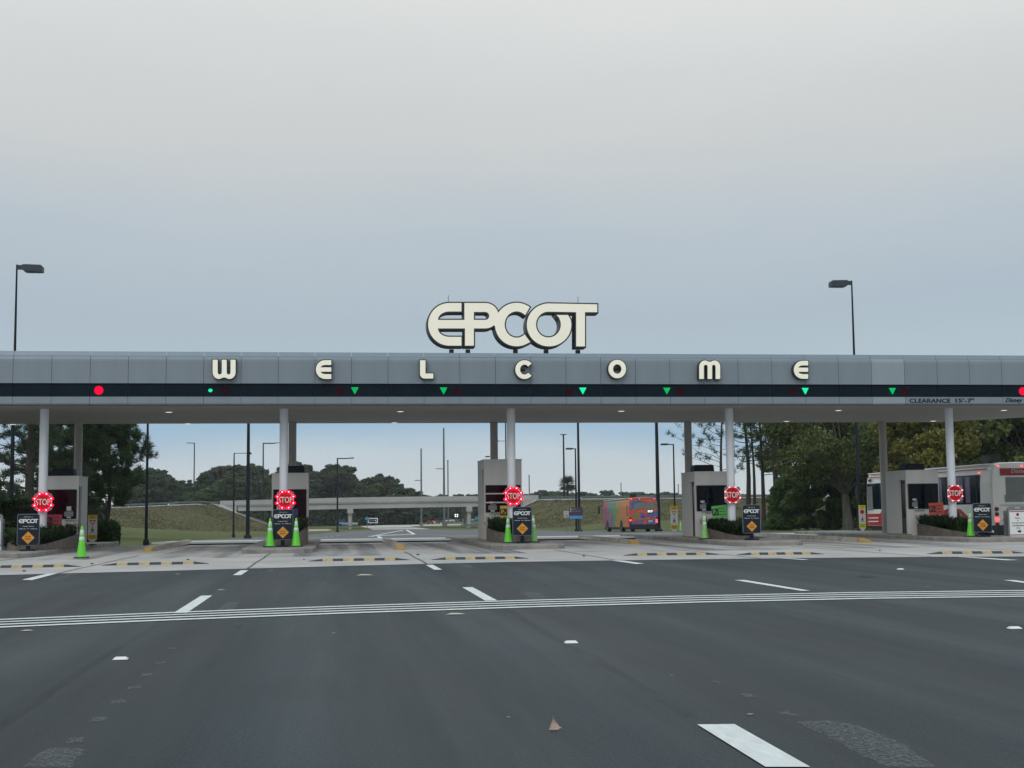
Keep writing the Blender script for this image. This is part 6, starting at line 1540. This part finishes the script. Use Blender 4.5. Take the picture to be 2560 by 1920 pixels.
# ground cover of the wood
bx_ = []
for k in range(120):
    u = r_.uniform(290, 1056); D = r_.uniform(366, 378) if u < 640 else r_.uniform(424, 436); x = X_at(u, D); bx_.append((x, D, -1.0 + r_.uniform(0, 1.6), r_.uniform(3, 5), 2.0, r_.uniform(1.8, 4.0)))
thicket('undergrowth', bx_, 8, 'far_leaf', 'green thicket along the foot of the wood behind the embankment', .62, 16)
bx_ = []
for k in range(110):
    u = r_.uniform(900, 1240); D = r_.uniform(545, 560); x = X_at(u, D); bx_.append((x, D, -1.6 + r_.uniform(0, 1.6), r_.uniform(4, 7), 3, r_.uniform(2, 5.4)))
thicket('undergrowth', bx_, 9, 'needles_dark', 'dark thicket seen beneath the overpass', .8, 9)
bx_ = []
for k in range(110):
    u = r_.uniform(1290, 2100); D = r_.uniform(620, 650); x = X_at(u, D); bx_.append((x, D, -.8 + r_.uniform(0, 2.2), r_.uniform(5, 9), 3, r_.uniform(2.5, 6)))
thicket('undergrowth', bx_, 10, 'far_leaf', 'low green thicket along the horizon above the right embankment', .9, 8)

# rough grass tufts on the embankment and along the verge edges
def tufts(xa, xb, ya, yb, n, h, seed, lab, cond):
    r = np.random.default_rng(seed); x = r.uniform(xa, xb, n); y = r.uniform(ya, yb, n); z, rg, hh = terrain(x, y); k = cond(x, y, rg, hh); x, y, z = x[k], y[k], z[k]; n = len(x)
    a = r.uniform(0, PI, n); w = r.uniform(.25, .7, n) * h / .5; hg = h * r.uniform(.3, 1.2, n); dx, dy = np.cos(a) * w, np.sin(a) * w
    ox, oy = r.uniform(-.2, .2, (2, n)); B0 = np.stack([x - dx, y - dy, z - .1], 1); B1 = np.stack([x + dx, y + dy, z - .1], 1); T = np.stack([x + ox, y + oy, z + hg], 1)
    o = obj('rough_grass', soup('rough_grass', np.stack([B0, B1, T], 1).reshape(-1, 3), 3, 'tuft')); o['kind'] = 'stuff'; o['label'] = lab
M['tuft'] = leafmat('rough_grass', (.085, .088, .034), (.135, .122, .052), island=.09, scale=.10, trans=.15)
tufts(-100, -15, 200, 337, 36000, .18, 61, 'rough grass on the left embankment', lambda x, y, rg, hh: (rg > .5))
tufts(36, 150, 200, 337, 40000, .18, 62, 'rough grass on the right embankment', lambda x, y, rg, hh: (rg > .5))

# ================================================================ HAZE
hz = MB().box((100, 675, 26), (1700, 1590, 64)); ho = obj('haze', hz.mesh('haze')); ho['kind'] = 'stuff'; ho['label'] = 'thin damp morning haze over the whole place'
hm_ = bpy.data.materials.new('thin_haze'); hm_.use_nodes = True; ht = hm_.node_tree; ht.nodes.clear()
ho_ = ht.nodes.new('ShaderNodeOutputMaterial'); pv = ht.nodes.new('ShaderNodeVolumePrincipled'); pv.inputs['Color'].default_value = (.88, .93, 1, 1); pv.inputs['Density'].default_value = .00016; pv.inputs['Anisotropy'].default_value = .2
ht.links.new(pv.outputs[0], ho_.inputs['Volume']); hz_me = ho.data; hz_me.materials.append(hm_)
